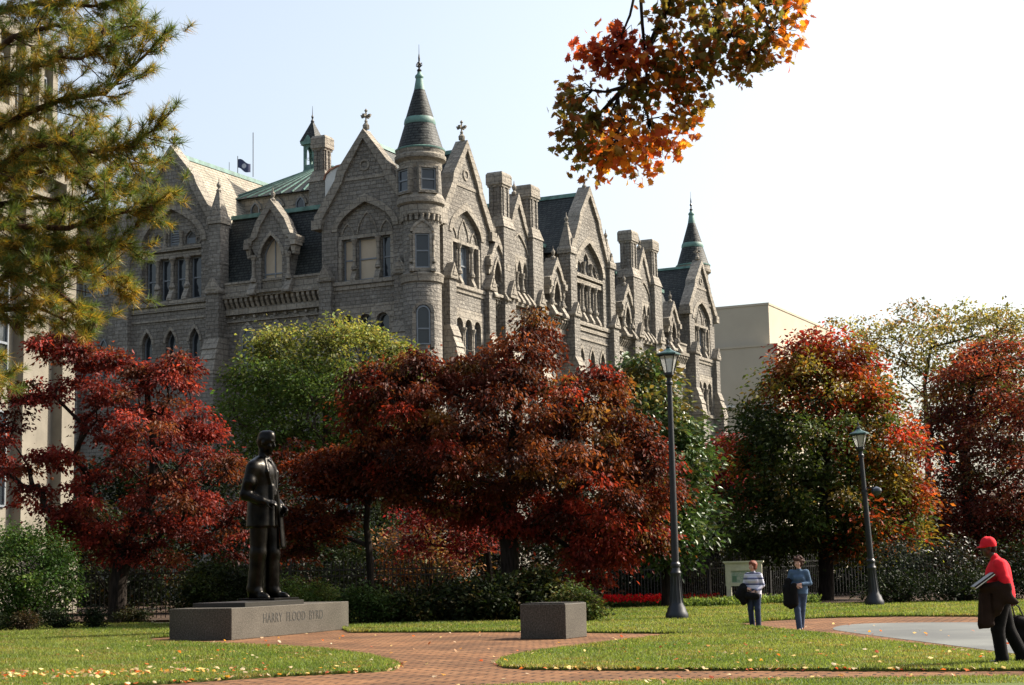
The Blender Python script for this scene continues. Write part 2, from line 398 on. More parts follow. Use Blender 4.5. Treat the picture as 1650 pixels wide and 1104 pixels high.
def corner_pavilion(fr, c, back, gl=('glass', 'blind', 'blind'), medallion=True):
    st = MB(fr); tr = MB(fr); S = 3.45
    gable = [(c - S, -1), (c + S, -1), (c + S, 25.5), (c + 1.85, 27.9), (c + 1.6, 28.5), (c, 30.95), (c - 1.6, 28.5), (c - 1.85, 27.9), (c - S, 25.5)]
    rec = arch(c, 2.2, 21.1, 24.6, 26.45)
    low = [arch(c + x, .5, 15.7, 18.2, 18.75, 'r') for x in (-1.35, 0, 1.35)]
    bot = [rect(c + x - .55, c + x + .55, z, z + 2.8) for x in (-1.3, 1.3) for z in (4.2, 9.8)]
    st.prism(gable, -.6, 0, [rec] + low + bot)
    op = [(-1.9, -1.15), (-.72, .72), (1.15, 1.9)]
    st.prism(arch(c, 2.19, 21.1, 24.6, 26.44), -.58, -.28, [rect(c + a, c + b, 21.15, 24.0) for a, b in op])
    st.box(c - S, c + S, -back, -.61, -1, 25.45)
    o = st.build('pavilion', M['stone'], hall)
    # trim
    tr.box(c - 2.2, c + 2.2, -.28, -.14, 24.0, 24.25)
    for x, hw, za in ((-1.52, .42, 25.05), (0, .7, 25.75), (1.52, .42, 25.05)):
        ring(tr, c + x, hw, 24.3, za, .09, -.28, -.2)
    ring(tr, c, 2.2, 24.6, 26.45, .42, -.05, .07)
    for x in (-.94, .94): column(tr, c + x, -.12, 21.85, 24.0, .12); sillwedge(tr, c + x, .2, 21.05, -.3, .16, .8)
    for x in (-2.05, 2.05): tr.box(c + x - .13, c + x + .13, -.27, -.06, 21.15, 24.0)
    tr.box(c - 2.45, c + 2.45, -.25, .2, 20.78, 21.06)
    tr.box(c - 2.45, c + 2.45, 0, .1, 20.5, 20.76)
    tr.prism(rect(c - 2.3, c + 2.3, 16.6, 19.4), 0, .07, [arch(c + x, .5, 16.59, 18.2, 18.75, 'r') for x in (-1.35, 0, 1.35)])
    for x in (-.675, .675): column(tr, c + x, .02, 15.7, 18.1, .12)
    tr.box(c - 2.3, c + 2.3, 0, .2, 15.4, 15.68)
    tr.box(c - 2.5, c + 2.5, 0, .04, 28.05, 28.3) if False else tr.box(c - 1.75, c + 1.75, 0, .05, 28.0, 28.22)
    tr.box(c - S - .1, c + S + .1, 0, .12, 25.0, 25.22) if False else None
    if medallion:
        t = [(c + .42 * cos(a), 29.0 + .42 * sin(a)) for a in np.linspace(0, 2 * pi, 16, endpoint=False)]
        t2 = [(c + .27 * cos(a), 29.0 + .27 * sin(a)) for a in np.linspace(0, 2 * pi, 16, endpoint=False)]
        tr.prism(t, 0, .07, [t2])
    tr.build('dressed_stone_trim', M['trim'], o)
    cp = MB(fr)
    coping(cp, c, [(3.95, 25.15), (3.95, 25.75), (2.28, 28.15), (2.1, 28.8), (0, 31.5)], [(3.3, 25.15), (3.3, 25.55), (1.72, 27.9), (1.5, 28.5), (0, 30.85)], -.75, .22)
    for sg in (-1, 1): cp.box(c + sg * 3.72 - .38, c + sg * 3.72 + .38, -.8, .34, 24.85, 25.5)
    cp.build('coping', M['trim'], o)
    finial(fr, c, -.25, 31.7, .95, 'trim', o)
    b = MB(fr); bt = MB(fr)
    for sg in (-1, 1): buttress(b, bt, c + sg * 2.95, .48)
    bb = b.build('buttress', M['stone'], o); bt.build('buttress_cap', M['trim'], o)
    # roof behind the gable, kinked like the coping
    rf = MB(fr); z = lambda x: x
    rf.prism([(c - 3.5, 25.4), (c + 3.5, 25.4), (c + 1.75, 28.2), (c, 30.75), (c - 1.75, 28.2)], -back, -.76)
    r = rf.build('roof', M['slate'], hall)
    MB(fr).prism([(c - .2, 30.6), (c, 30.75), (c + .2, 30.6), (c + .14, 30.9), (c - .14, 30.9)], -back, -.77).build('ridge_cap', M['copper'], r)
    for (a, bx), g in zip(op, gl): window(fr, c + (a + bx) / 2, (bx - a) / 2, 21.15, 24.0, -.52, g=g)
    for x in (-1.35, 0, 1.35): window(fr, c + x, .5, 15.7, 18.2, -.4, 18.75, 'r')
    for x in (-1.3, 1.3):
        for zz in (4.2, 9.8): window(fr, c + x, .55, zz, zz + 2.8, -.4)
    return o

def big_pavilion(fr, c, back, louvre, sunlit_roof=False):
    st = MB(fr); tr = MB(fr); S = 3.6
    gable = [(c - S, -1), (c + S, -1), (c + S, 26.6), (c + 1.95, 29.3), (c + 1.7, 29.9), (c, 31.85), (c - 1.7, 29.9), (c - 1.95, 29.3), (c - S, 26.6)]
    rec = arch(c, 2.65, 21.1, 25.2, 27.75)
    low = [arch(c + x, .45, 15.8, 18.0, 18.95) for x in (-2.1, 0, 2.1)]
    bot = [rect(c + x - .55, c + x + .55, z, z + 2.8) for x in (-1.7, 0, 1.7) for z in (4.2, 9.8)]
    st.prism(gable, -.7, 0, [rec] + low + bot)
    xs = [-1.98, -.66, .66, 1.98]
    up = [(-1.45, 26.1), (0, 26.9), (1.45, 26.1)]
    st.prism(arch(c, 2.64, 21.1, 25.2, 27.74), -.68, -.32, [rect(c + x - .46, c + x + .46, 21.15, 24.15) for x in xs] + [arch(c + x, .45, 25.15, za - .5, za) for x, za in up])
    st.box(c - S, c + S, -back, -.71, -1, 26.5)
    o = st.build('pavilion', M['stone'], hall)
    tr.box(c - 2.65, c + 2.65, -.32, .02, 24.7, 24.95); tr.box(c - 2.65, c + 2.65, -.32, -.12, 24.2, 24.55)
    ring(tr, c, 2.65, 25.2, 27.75, .45, -.05, .07)
    for x in (-1.32, 0, 1.32): column(tr, c + x, -.14, 21.95, 24.2, .13); sillwedge(tr, c + x, .2, 21.05, -.33, .3, .9)
    for x in (-.72, .72): column(tr, c + x, -.2, 24.95, 26.1, .1)
    for x in (-2.2, 2.2):
        for zz in (25.35, 25.9):
            r1 = [(c + x + .17 * cos(a), zz + .17 * sin(a)) for a in np.linspace(0, 2 * pi, 12, endpoint=False)]
            r2 = [(c + x + .26 * cos(a), zz + .26 * sin(a)) for a in np.linspace(0, 2 * pi, 12, endpoint=False)]
            if x * (zz - 25.35) == 0: tr.prism(r2, -.32, -.25, [r1])
    tr.box(c - S, c + S, 0, .25, 20.72, 21.02); tr.box(c - S, c + S, 0, .12, 20.3, 20.6); tr.box(c - S, c + S, 0, .08, 19.6, 19.75)
    for x in (-2.1, 0, 2.1): ring(tr, c + x, .45, 18.0, 18.95, .2, 0, .07)
    tr.build('dressed_stone_trim', M['trim'], o)
    cp = MB(fr)
    coping(cp, c, [(3.9, 26.2), (3.9, 26.75), (2.35, 29.3), (2.1, 29.95), (0, 32.45)], [(3.4, 26.2), (3.4, 26.5), (1.85, 29.1), (1.6, 29.75), (0, 31.7)], -.85, .22)
    cp.build('coping', M['trim'], o)
    finial(fr, c, -.3, 32.4, .8, 'trim', o)
    for sg in (-1, 1):
        b = MB(fr); bt = MB(fr); s = c + sg * 4.0
        buttress(b, bt, s, .55, .55, 1.15, n00=-.7)
        b.box(s - .5, s + .5, -.7, .3, 21.3, 26.2); b.box(s - .52, s + .52, -.72, .32, 23.3, 23.55)
        bb = b.build('buttress', M['stone'], o); 
        bt.box(s - .62, s + .62, -.82, .42, 26.2, 26.6)
        bt.frust(s, -.2, .62, .62, 26.6, .52, .52, 26.8); bt.frust(s, -.2, .5, .5, 26.8, .12, .12, 28.6)
        for a in (26.9,): bt.prism([(s - .35, 26.75), (s + .35, 26.75), (s, 27.5)], .15, .36)
        bt.lathe(s, -.2, [(.16, 28.55), (.2, 28.7), (.08, 28.85), (.16, 29.0), (.18, 29.1), (.05, 29.3), (.02, 29.6)], 8)
        bt.build('buttress_cap', M['trim'], o)
    rf = MB(fr)
    rf.prism([(c - 4.4, 26.4), (c + 4.4, 26.4), (c + 1.75, 29.5), (c, 31.85), (c - 1.75, 29.5)] if not sunlit_roof else [(c - 3.7, 26.3), (c + 3.7, 26.3), (c, 31.9)], -back, -.86)
    r = rf.build('roof', M['slate_sunlit' if sunlit_roof else 'slate'], hall)
    MB(fr).prism([(c - .2, 31.7), (c, 31.85), (c + .2, 31.7), (c + .16, 32.02), (c - .16, 32.02)], -back, -.87).build('ridge_cap', M['copper'], r)
    for x in xs: window(fr, c + x, .46, 21.15, 24.15, -.6)
    for x, za in up:
        window(fr, c + x, .45, 25.15, za - .5, -.6, za, g='louvre' if louvre else 'glass', rails=6 if louvre else 0)
    for x in (-2.1, 0, 2.1): window(fr, c + x, .45, 15.8, 18.0, -.45, 18.95)
    for x in (-1.7, 0, 1.7):
        for zz in (4.2, 9.8): window(fr, c + x, .55, zz, zz + 2.8, -.45)
    return o

def dormer(fr, c, hw, zt, n=0.15, wide=True):
    """pointed stone dormer over a lancet window"""
    st = MB(fr); tr = MB(fr); z1 = zt - hw * 2.05; za = min(zt - 1.75, 24.9); k = hw / 1.35
    whw = .82 * k
    st.prism([(c - hw * .95, 21.02), (c + hw * .95, 21.02), (c + hw * .95, z1 - .7), (c + hw * 1.25, z1 + .1), (c + hw, z1 + .3), (c, zt - .4), (c - hw, z1 + .3), (c - hw * 1.25, z1 + .1), (c - hw * .95, z1 - .7)], -.55, n, [arch(c, whw, 21.1, za - 1.5, za)])
    st.prism([(c - hw * .95, 20.9), (c + hw * .95, 20.9), (c + hw * .95, z1), (c - hw * .95, z1)], -3.4, -.56)
    o = st.build('dormer', M['stone'], hall)
    ring(tr, c, whw, za - 1.5, za, .22, -.05, n + .1)
    coping(tr, c, [(hw * 1.5, z1 - .1), (hw * 1.5, z1 + .35), (hw * 1.15, z1 + .5), (hw * .8, z1 + 1.5 * k), (0, zt + .1)], [(hw * 1.1, z1 - .1), (hw * 1.05, z1 + .2), (hw * .8, z1 + .4), (hw * .55, z1 + 1.2 * k), (0, zt - .6)], -.7, n + .18)
    for sg in (-1, 1):
        tr.box(c + sg * hw * 1.33 - .22, c + sg * hw * 1.33 + .22, -.5, n + .3, z1 - .35, z1 + .1)
        tr.frust(c + sg * hw * 1.28, -.1, .1, .3, z1 - .95, .2, .36, z1 - .35)
        column(tr, c + sg * hw * 1.0, n + .06, 21.7, z1 - .8, .12)
        sillwedge(tr, c + sg * hw * 1.0, .3, 20.75, -.1, n + .5, .95)
    tr.box(c - hw * 1.0, c + hw * 1.0, -.3, n + .22, 20.9, 21.1)
    tr.lathe(c, n - .2, [(.2, zt - .1), (.22, zt + .1), (.08, zt + .25), (.15, zt + .42), (.17, zt + .55), (.05, zt + .75), (.02, zt + 1.)], 8)
    tr.build('coping', M['trim'], o)
    MB(fr).prism([(c - hw * 1.12, z1), (c + hw * 1.12, z1), (c, zt - .5)], -3.6, -.71).build('dormer_roof', M['slate'], o)
    ed = MB(fr)
    ed.prism([(c + hw * 1.02, z1 + .1), (c + hw * 1.2, z1 - .05), (c + hw * 1.2, z1 + .1)], -3.5, -.72); ed.build('copper_flashing', M['copper'], o)
    window(fr, c, whw, 21.1, za - 1.5, -.42, za, g='blind' if wide else 'glass_blue', mull=1)

def chimney(fr, c, n, w=.64, d=.52, zt=30.3, zlow=26.2, z0=-1):
    st = MB(fr); tr = MB(fr)
    st.box(c - w, c + w, n - d, n + d, zlow + .8, zt - .95)
    for sx in (-1, 1):
        st.box(c + sx * w * .55 - .1, c + sx * w * .55 + .1, n + d, n + d + .08, zlow + .8, zt - .95)
        st.box(c - w - .08, c - w, n + sx * d * .5 - .1, n + sx * d * .5 + .1, zlow + .8, zt - .95)
        st.box(c + w, c + w + .08, n + sx * d * .5 - .1, n + sx * d * .5 + .1, zlow + .8, zt - .95)
    st.box(c - w - .25, c + w + .25, n - d - .2, n + d + .25, z0, zlow)
    o = st.build('chimney', M['stone'], hall)
    tr.frust(c, n + .02, w + .33, d + .3, zlow, w + .05, d + .05, zlow + .85)
    tr.box(c - w - .08, c + w + .08, n - d - .08, n + d + .08, zt - 1.05, zt - .88)
    tr.box(c - w - .16, c + w + .16, n - d - .16, n + d + .16, zt - .88, zt - .12)
    tr.frust(c, n, w + .16, d + .16, zt - .12, w + .06, d + .06, zt + .05)
    tr.build('chimney_cap', M['trim'], o); return o

def corbels(fr, s0, s1):
    tr = MB(fr); tr.box(s0, s1, -.5, .18, 20.72, 21.0); tr.box(s0, s1, -.5, -.22, 19.6, 20.05)
    tr.box(s0, s1, -.5, -.1, 21.0, 21.75); tr.box(s0, s1, -.5, .0, 21.75, 21.9); tr.box(s0, s1, -.5, -.36, 19.1, 19.25)
    k = int((s1 - s0) / .42)
    for i in range(k):
        s = s0 + (i + .5) * (s1 - s0) / k
        tr.prisms([(-.5, 20.05), (-.2, 20.05), (.08, 20.5), (.08, 20.72), (-.5, 20.72)], s - .11, s + .11)
        if i % 2: tr.box(s - .08, s + .08, -.5, -.3, 19.35, 19.5)
    tr.build('corbel_table', M['trim'], hall)

# main body
w = MB()
w.box(.55, 56.5, .55, 30, -1, 21.2)
w.box(3.2, 55, 3.2, 29, 21.2, 26.9)
wall = w.build('wall', M['stone'], hall)
fac = MB(FR)     # lower storeys between the pavilions: string courses
for z in (8.6, 14.6): fac.box(9.7, 50, -.6, -.3, z, z + .3)
fac.build('string_course', M['trim'], hall)
fac = MB(FL)
for z in (8.6, 14.6): fac.box(8.2, 15.8, -.6, -.3, z, z + .3); fac.box(25.2, 30, -.6, -.3, z, z + .3)
fac.build('string_course', M['trim'], hall)
def surround(fr, s, n, hw, z0, zs, za):
    t = MB(fr); ring(t, s, hw, zs, za, .22, n, n + .14)
    t.box(s - hw - .22, s - hw, n, n + .12, z0, zs); t.box(s + hw, s + hw + .22, n, n + .12, z0, zs); t.box(s - hw - .3, s + hw + .3, n, n + .25, z0 - .2, z0)
    return t
for fr, lst in ((FL, (9.6, 12.0, 14.4)), (FR, (11.4, 13.9, 15.3, 18.6, 20.8, 35.2, 38.9, 40.4, 46.1))):
    for s in lst:
        f = window(fr, s, .5, 15.6, 17.9, -.545, 18.8)
        t = surround(fr, s, -.55, .5, 15.6, 17.9, 18.8).build('window_surround', M['trim'], f)
for s in (26.3, 28.4):
    f = window(FL, s, .45, 15.8, 17.9, -.545, 18.8); surround(FL, s, -.55, .45, 15.8, 17.9, 18.8).build('window_surround', M['trim'], f)

corner_pavilion(FR, 6.2, 7.5, ('glass', 'glass_blue', 'glass'))
corner_pavilion(FL, 4.5, 7.5, ('glass', 'blind', 'blind'))
corner_pavilion(lambda s, n, z: (s, -n, z if z < 26 else 26 + (z - 26) * .83), 54.5, 9.5, ('glass', 'glass_blue', 'glass'))
big_pavilion(FL, 20.7, 14.5, True, True)
big_pavilion(FR, 27.8, 11.5, False)
corbels(FL, 8.0, 16.1); corbels(FR, 9.7, 11.4); corbels(FR, 17.8, 23.2); corbels(FR, 32.4, 36.3); corbels(FR, 42.9, 50.2)
dormer(FL, 12.0, 1.45, 27.35)
for s in (10.55, 20.8, 35.2, 46.2): dormer(FR, s, .98, 25.35, .15, False)

# gables framed by two chimneys
for c in (14.6, 39.6):
    st = MB(FR); tr = MB(FR)
    st.prism([(c - 2, -1), (c + 2, -1), (c + 2, 25.7), (c + 1.0, 27.0), (c, 28.6), (c - 1.0, 27.0), (c - 2, 25.7)], -.6, -.05, [arch(c + x, .36, 21.6, 23.4, 24.25) for x in (-.95, 0, .95)])
    st.prism([(c - 2, 20), (c + 2, 20), (c + 2, 25.5), (c, 28.2), (c - 2, 25.5)], -3.5, -.61)
    o = st.build('chimney_gable', M['stone'], hall)
    coping(tr, c, [(2.2, 25.6), (1.2, 27.2), (1.05, 27.6), (0, 29.35)], [(2.0, 25.3), (.85, 27.0), (.7, 27.3), (0, 28.5)], -.75, .1)
    tr.lathe(c, -.3, [(.2, 29.2), (.22, 29.4), (.08, 29.55), (.18, 29.75), (.2, 29.85), (.05, 30.05), (.02, 30.3)], 8)
    tr.prism(rect(c - 1.4, c + 1.4, 23.0, 24.6), -.05, .02, [arch(c + x, .36, 22.99, 23.4, 24.25) for x in (-.95, 0, .95)])
    ring(tr, c, 1.45, 24.6, 26.2, .12, -.05, .05)
    for x in (-.475, .475): column(tr, c + x, .02, 21.9, 23.3, .1); sillwedge(tr, c + x, .2, 20.9, -.2, .6, .95)
    for x in (-1.35, 1.35): sillwedge(tr, c + x, .2, 20.9, -.2, .6, .95)
    tr.box(c - 2, c + 2, -.1, .3, 20.7, 20.95)
    tr.build('coping', M['trim'], o)
    for x in (-.95, 0, .95): window(FR, c + x, .36, 21.6, 23.4, -.45, 24.25)
    for dx in (-2.45, 2.45):
        chimney(FR, c + dx, -.35)
        t = MB(FR); bcap(t, c + dx, 21.0, .3, .75, .6, 1.3); buttress(MB(FR), t, c + dx, .7, .45, 1.0, cap=False, n00=.16); t.build('buttress_cap', M['trim'], hall)

# mansard slopes with copper gutters
for fr, a, b in ((FR, 9.7, 50.2), (FL, 8.0, 17.0)):
    r = MB(fr).prisms([(-.55, 21.3), (-.62, 21.9), (-2.3, 26.95), (-3.5, 26.95), (-3.5, 21.3)], a, b).build('roof', M['slate'], hall)
    MB(fr).prisms([(-2.1, 26.9), (-2.1, 27.2), (-2.5, 27.25), (-3.6, 27.25), (-3.6, 26.96)], a, b).build('gutter', M['copper'], r)

# corner turrets
MB_ = MB
def turret(x, y, dz=0):
    global MB_
    fz = lambda s, n, z: (s, n, z if z < 26.3 else z + dz * min(1, (z - 26.3) / 1.5))
    MB = lambda: MB_(fz)
    st = MB(); tr = MB()
    st.lathe(x, y, [(1.5, -1), (1.5, 14.8), (1.3, 15.4), (1.3, 20.5), (1.22, 20.9), (1.22, 24.9), (1.38, 25.6), (1.42, 26.2), (1.36, 28.2)], 36)
    o = st.build('turret', M['stone'], hall, smooth=True)
    tr.lathe(x, y, [(1.3, 20.35), (1.42, 20.45), (1.45, 20.8), (1.5, 20.95), (1.3, 21.1)], 36, False)
    tr.lathe(x, y, [(1.3, 24.9), (1.42, 25.0), (1.42, 25.6), (1.6, 25.75), (1.62, 26.05), (1.45, 26.35)], 36, False)
    tr.lathe(x, y, [(1.38, 28.1), (1.45, 28.2), (1.45, 28.55), (1.55, 28.65), (1.72, 28.75), (1.74, 29.0), (1.62, 29.1), (1.66, 29.45), (1.4, 29.5)], 36, False)
    for i in range(22):
        a = 2 * pi * i / 22; p = Vector((x + 1.36 * cos(a), y + 1.36 * sin(a)))
        tr.frust(p.x, p.y, .07, .07, 24.55, .11, .11, 24.95)
    tr.build('moulding', M['trim'], o, smooth=True)
    MB().lathe(x, y, [(1.66, 29.42), (1.62, 29.5), (1.5, 29.75), (1.02, 31.35), (.97, 31.7), (.36, 33.75), (.3, 34.0)], 36).build('spire', M['slate'], o, smooth=True)
    c = MB(); c.lathe(x, y, [(1.05, 31.25), (1.08, 31.35), (1.04, 31.6), (.98, 31.72), (.9, 31.7)], 36, False)
    c.lathe(x, y, [(.38, 33.7), (.36, 33.8), (.24, 34.5), (.3, 34.6), (.28, 34.72), (.15, 34.85), (.12, 35.0)], 20)
    c.lathe(x, y, [(1.68, 29.4), (1.7, 29.5), (1.6, 29.55)], 36, False)
    c.build('copper_band', M['copper'], o, smooth=True)
    f = MB(); f.lathe(x, y, [(.12, 34.95), (.17, 35.1), (.07, 35.2), (.07, 35.45), (.15, 35.55), (.06, 35.7), (.07, 35.95), (.02, 36.3), (.012, 36.9)], 8)
    for a in range(4):
        A = a * pi / 2; f.tube([(x, y, 35.3), (x + .22 * cos(A), y + .22 * sin(A), 35.42), (x + .2 * cos(A), y + .2 * sin(A), 35.6), (x + .12 * cos(A), y + .12 * sin(A), 35.5)], [.05, .04, .03, .02], 5)
    f.build('finial', M['iron'], o)
    return o
def turret_windows(x, y, angs_low, angs_up, R1=1.22, R2=1.4):
    for lst, up in ((angs_low, False), (angs_up, True)):
        for a in lst:
            def fr(s, n, z, a=a): return (x + n * cos(a) - s * sin(a), y + n * sin(a) + s * cos(a), z)
            t = MB(fr)
            if up:
                f = window(fr, 0, .52, 26.5, 28.0, R2 + .012); t.prism(rect(-.68, .68, 26.32, 28.15), R2 - .35, R2 + .2, [rect(-.52, .52, 26.5, 28.0)])
            else:
                f = window(fr, 0, .48, 21.3, 23.6, R1 + .012)
                t.prism(arch(0, .64, 21.1, 23.7, 24.45), R1 - .5, R1 + .17, [rect(-.48, .48, 21.3, 23.6)])
                ring(t, 0, .62, 23.75, 24.4, .16, R1 - .4, R1 + .24)
                for s in (-.72, .72): column(t, s, R1 - .02, 21.7, 23.6, .1); sillwedge(t, s, .14, 21.05, R1 - .3, R1 + .3, .7)
            t.build('window_surround', M['trim'], f)
            if not up:
                g = window(fr, 0, .45, 16.2, 18.3, R1 + .12, 18.8, 'r'); tt = MB(fr); ring(tt, 0, .5, 18.3, 18.85, .22, R1 - .3, R1 + .24, 'r')
                tt.box(-.72, -.48, R1 - .2, R1 + .2, 16.0, 18.3); tt.box(.48, .72, R1 - .2, R1 + .2, 16.0, 18.3); tt.build('window_surround', M['trim'], g)
turret(.35, .35)
A0 = math.atan2(-.48, -.877)
turret_windows(.35, .35, [A0 + .05], [A0 + .35, A0 - .85])
turret(57.0, 1.6, 1.0)
turret_windows(57., 1.6, [A0 + 1.0], [A0 + .6])

# cupola, big chimney and steep roofs seen over the shaded side
rf = MB(); rf.frust(11.5, 14.5, 5.6, 5.2, 27.2, 5.6, 5.2, 29.3); rf.build('attic_wall', M['trim'], hall)
hip = MB(); hip.frust(11.5, 14.5, 6.0, 5.6, 29.3, 1.2, 1.0, 32.2)
hr = hip.build('hip_roof', M['slate'], hall)
seam = MB()
for i in range(12):
    t = -5.5 + i; 
    seam.tube([(11.5 - 6.0, 14.5 + t, 29.36), (11.5 - 1.2, 14.5 + t * .17, 32.2)], .06, 4)
    seam.tube([(11.5 + t, 14.5 - 5.6, 29.36), (11.5 + t * .2, 14.5 - 1.0, 32.2)], .06, 4)
seam.build('standing_seam', M['copper'], hr)
for dy in (-3, -1, 1, 3):
    fr = lambda s, n, z: (5.9 - n, 14.5 + s, z)
    f = window(fr, dy, .4, 27.5, 28.4, .02, 29.0); t = MB(fr); ring(t, dy, .42, 28.4, 29.0, .16, 0, .12); t.build('window_surround', M['trim'], f)
cx, cy = 0, 0
cu = MB(); cu.frust(cx, cy, .95, .95, 31.4, .72, .72, 32.4)
for sx in (-1, 1):
    for sy in (-1, 1): cu.box(cx + sx * .58 - .13, cx + sx * .58 + .13, cy + sy * .58 - .13, cy + sy * .58 + .13, 32.4, 34.6)
for fr in ((lambda s, n, z: (cx + s, cy + n, z)), (lambda s, n, z: (cx + n, cy + s, z))):
    for n in (-.68, .56):
        b = MB(fr); b.prism(rect(-.5, .5, 33.4, 34.7), n, n + .12, [arch(0, .34, 33.39, 33.9, 34.45)]); b.box(-.5, .5, n, n + .12, 32.4, 32.8)
        cu.v, cu.f = cu.v, cu.f; cu.add(b.v, b.f)
cu.frust(cx, cy, .95, .95, 34.7, .98, .98, 34.9)
co = cu.build('cupola', M['copper'], hall); co.location = (11, 15.75, 31.4 * .12); co.scale = (.72, .72, .88)
sp = MB(); sp.frust(cx, cy, 1.0, 1.0, 34.9, .12, .12, 36.7); sp.build('cupola_roof', M['slate'], co)
f = MB(); f.lathe(cx, cy, [(.16, 36.6), (.2, 36.8), (.07, 37.0), (.14, 37.2), (.04, 37.4), (.015, 38.2)], 8); f.build('finial', M['iron'], co)
for s in (-1, 1):
    MB(lambda a, n, z: (cx + a, cy + n, z)).prism([(-.8, 34.6), (.8, 34.6), (0, 35.4)], s * .9 - .12, s * .9 + .12).build('cupola_gablet', M['copper'], co)
    MB(lambda a, n, z: (cx + n, cy + a, z)).prism([(-.8, 34.6), (.8, 34.6), (0, 35.4)], s * .9 - .13, s * .9 + .13).build('cupola_gablet', M['copper'], co)
FLc = lambda s, n, z: (-n, s, z)
chimney(FLc, 11.3, -5.4, .46, .46, 33.0, 29.6, 26)
# rounded dormer with rusty top beside the chimney
d = MB(FLc); prof = [(-1.3, 0), (1.3, 0)] + [(1.3 * cos(t), 2.2 + .9 * sin(t)) for t in np.linspace(0, pi, 9)]
d.prism([(8.7 + a * 1.25, 27.3 + b) for a, b in prof], -8, -4.2)
dd = d.build('vault', M['render_white'], hall)
d = MB(FLc); d.prism([(8.7 + 1.75 * cos(t), 29.5 + 1.0 * sin(t)) for t in np.linspace(0, pi, 9)] + [(8.7 + 1.62 * cos(t), 29.5 + .88 * sin(t)) for t in np.linspace(pi, 0, 9)], -8.1, -4.1)
d.build('vault_roof', M['rust'], dd)
# wing beyond the big shaded pavilion, with its chimney and low roof
wg = MB(FL); wg.box(25.2, 29.6, -6, .0, -1, 25.6)
for s in (25.6, 29.2): wg.box(s - .4, s + .4, 0, .4, -1, 25.6)
wo = wg.build('wing', M['stone'], hall)
t = MB(FL); t.box(25.0, 29.8, -6.1, .5, 25.6, 26.0); t.box(25.2, 29.6, 0, .2, 20.7, 21.0); t.box(25.2, 29.6, 0, .12, 15.0, 15.3); t.build('dressed_stone_trim', M['trim'], wo)
for s in (26.7, 28.2): window(FL, s, .4, 16, 18, .01, 18.8); window(FL, s, .4, 22, 24, .01, 24.8)
MB(FL).box(25.5, 44, -12, -2, 26.0, 28.9).build('attic_wall', M['stone'], hall)
chimney(FLc, 24.7, -2.2, .75, .6, 31.2, 27.2, 20)
# roof cresting posts
an = MB(); an.tube([(6, 17.8, 31), (6, 17.8, 34.4)], .03, 4); an.tube([(8, 21.4, 31), (8, 21.4, 33)], .02, 4); an.build('antenna', M['iron'], hall)

finial(FR, 52.2, -4, 29.95, .7)
# state flag on the roof pole
fp = at(383, 279, HALL.y + 9.2 * cos(AL) + 20.6 * sin(AL)); 
flag = thing('roof_flag', 'small dark blue flag blowing from a thin pole above the pale slate roof', 'flag', (fp.x, fp.y, fp.z))
MB().tube([(0, 0, -1.5), (0, 0, 1.35)], .03, 6).build('pole', M['iron'], flag)
v = []; fcs = []
for i in range(11):
    for j in range(7):
        a, b = i / 10, j / 6
        v.append((.03 + .95 * a, .12 * sin(a * 7) * a, 1.1 - .35 * a - .75 * b + .1 * sin(a * 6 + b)))
for i in range(10):
    for j in range(6): fcs.append((i * 7 + j, i * 7 + j + 1, (i + 1) * 7 + j + 1, (i + 1) * 7 + j))
m = MB(); m.add(v, fcs)
mfl, ntf, bf = mat('blue_flag_with_pale_seal'); tcf = N(ntf, 'ShaderNodeTexCoord'); vm = N(ntf, 'ShaderNodeVectorMath', operation='DISTANCE'); vm.inputs[1].default_value = (.5, 0, .55)
ntf.links.new(tcf.outputs['Object'], vm.inputs[0]); ntf.links.new(ramp(ntf, vm.outputs['Value'], [(.16, (.45, .45, .5)), (.22, (.02, .03, .09))]), bf.inputs['Base Color'])
m.build('flag_cloth', mfl, flag, smooth=True)

# ------------------------------------------------------------------ NEIGHBOURING BUILDINGS
b13 = radians(13); O = at(103, 700, 75)
OB = Vector((O.x, O.y, 0))
temple = thing('limestone_building', 'pale limestone classical building with giant pilasters and deep cornice behind the pine', 'building', OB)
FT = lambda s, n, z: (-s * sin(b13) + n * cos(b13), -s * cos(b13) - n * sin(b13), z)
t = MB(FT); t.box(0, 22, -14, 0, -1, 19.6); tw = t.build('wall', M['beige'], temple)
for s0 in (.0, 3.4, 6.8, 10.2, 13.6):
    t = MB(FT); t.box(s0, s0 + 1.15, 0, .5, 3.2, 18.6); t.box(s0 - .1, s0 + 1.25, 0, .62, 2.4, 3.2); t.box(s0 - .1, s0 + 1.25, 0, .62, 18.0, 19.0)
    t.build('pilaster', M['beige'], temple)
t = MB(FT); t.box(-.4, 22, -14, .55, -1, 2.4); t.build('plinth', M['beige'], temple)
t = MB(FT); t.prisms([(-14.4, 19.0), (.5, 19.0), (.5, 19.5), (.7, 19.6), (.7, 20.0), (1.15, 20.4), (1.25, 20.45), (1.25, 20.9), (1.0, 21.0), (-14.6, 21.0)], -.9, 22)
for k in range(26): t.box(-.6 + k * .6, -.35 + k * .6, .7, 1.08, 19.75, 20.1)
t.build('cornice', M['beige'], temple)
t = MB(FT); t.prisms([(-.4, 15.2), (.55, 15.2), (.75, 15.5), (.75, 15.7), (-.4, 15.75)], -.3, 22)
t.build('string_course', M['beige'], temple)
t = MB(FT); t.box(.2, 22, -13, -.6, 21.0, 25.4); t.box(-.1, 22, -13.3, -.2, 24.9, 25.6)
for k in range(14): t.box(.6 + k * 1.25, 1.05 + k * 1.25, -.6, -.25, 21.0, 24.9)
at_w = t.build('attic', M['beige'], temple)
for s0 in (4.9, 8.3, 11.7):
    for z0, z1 in ((4.5, 8.5), (10, 14)):
        window(FT, s0 + .6, .42, z0, z1, .01, rails=2, thing_=temple)
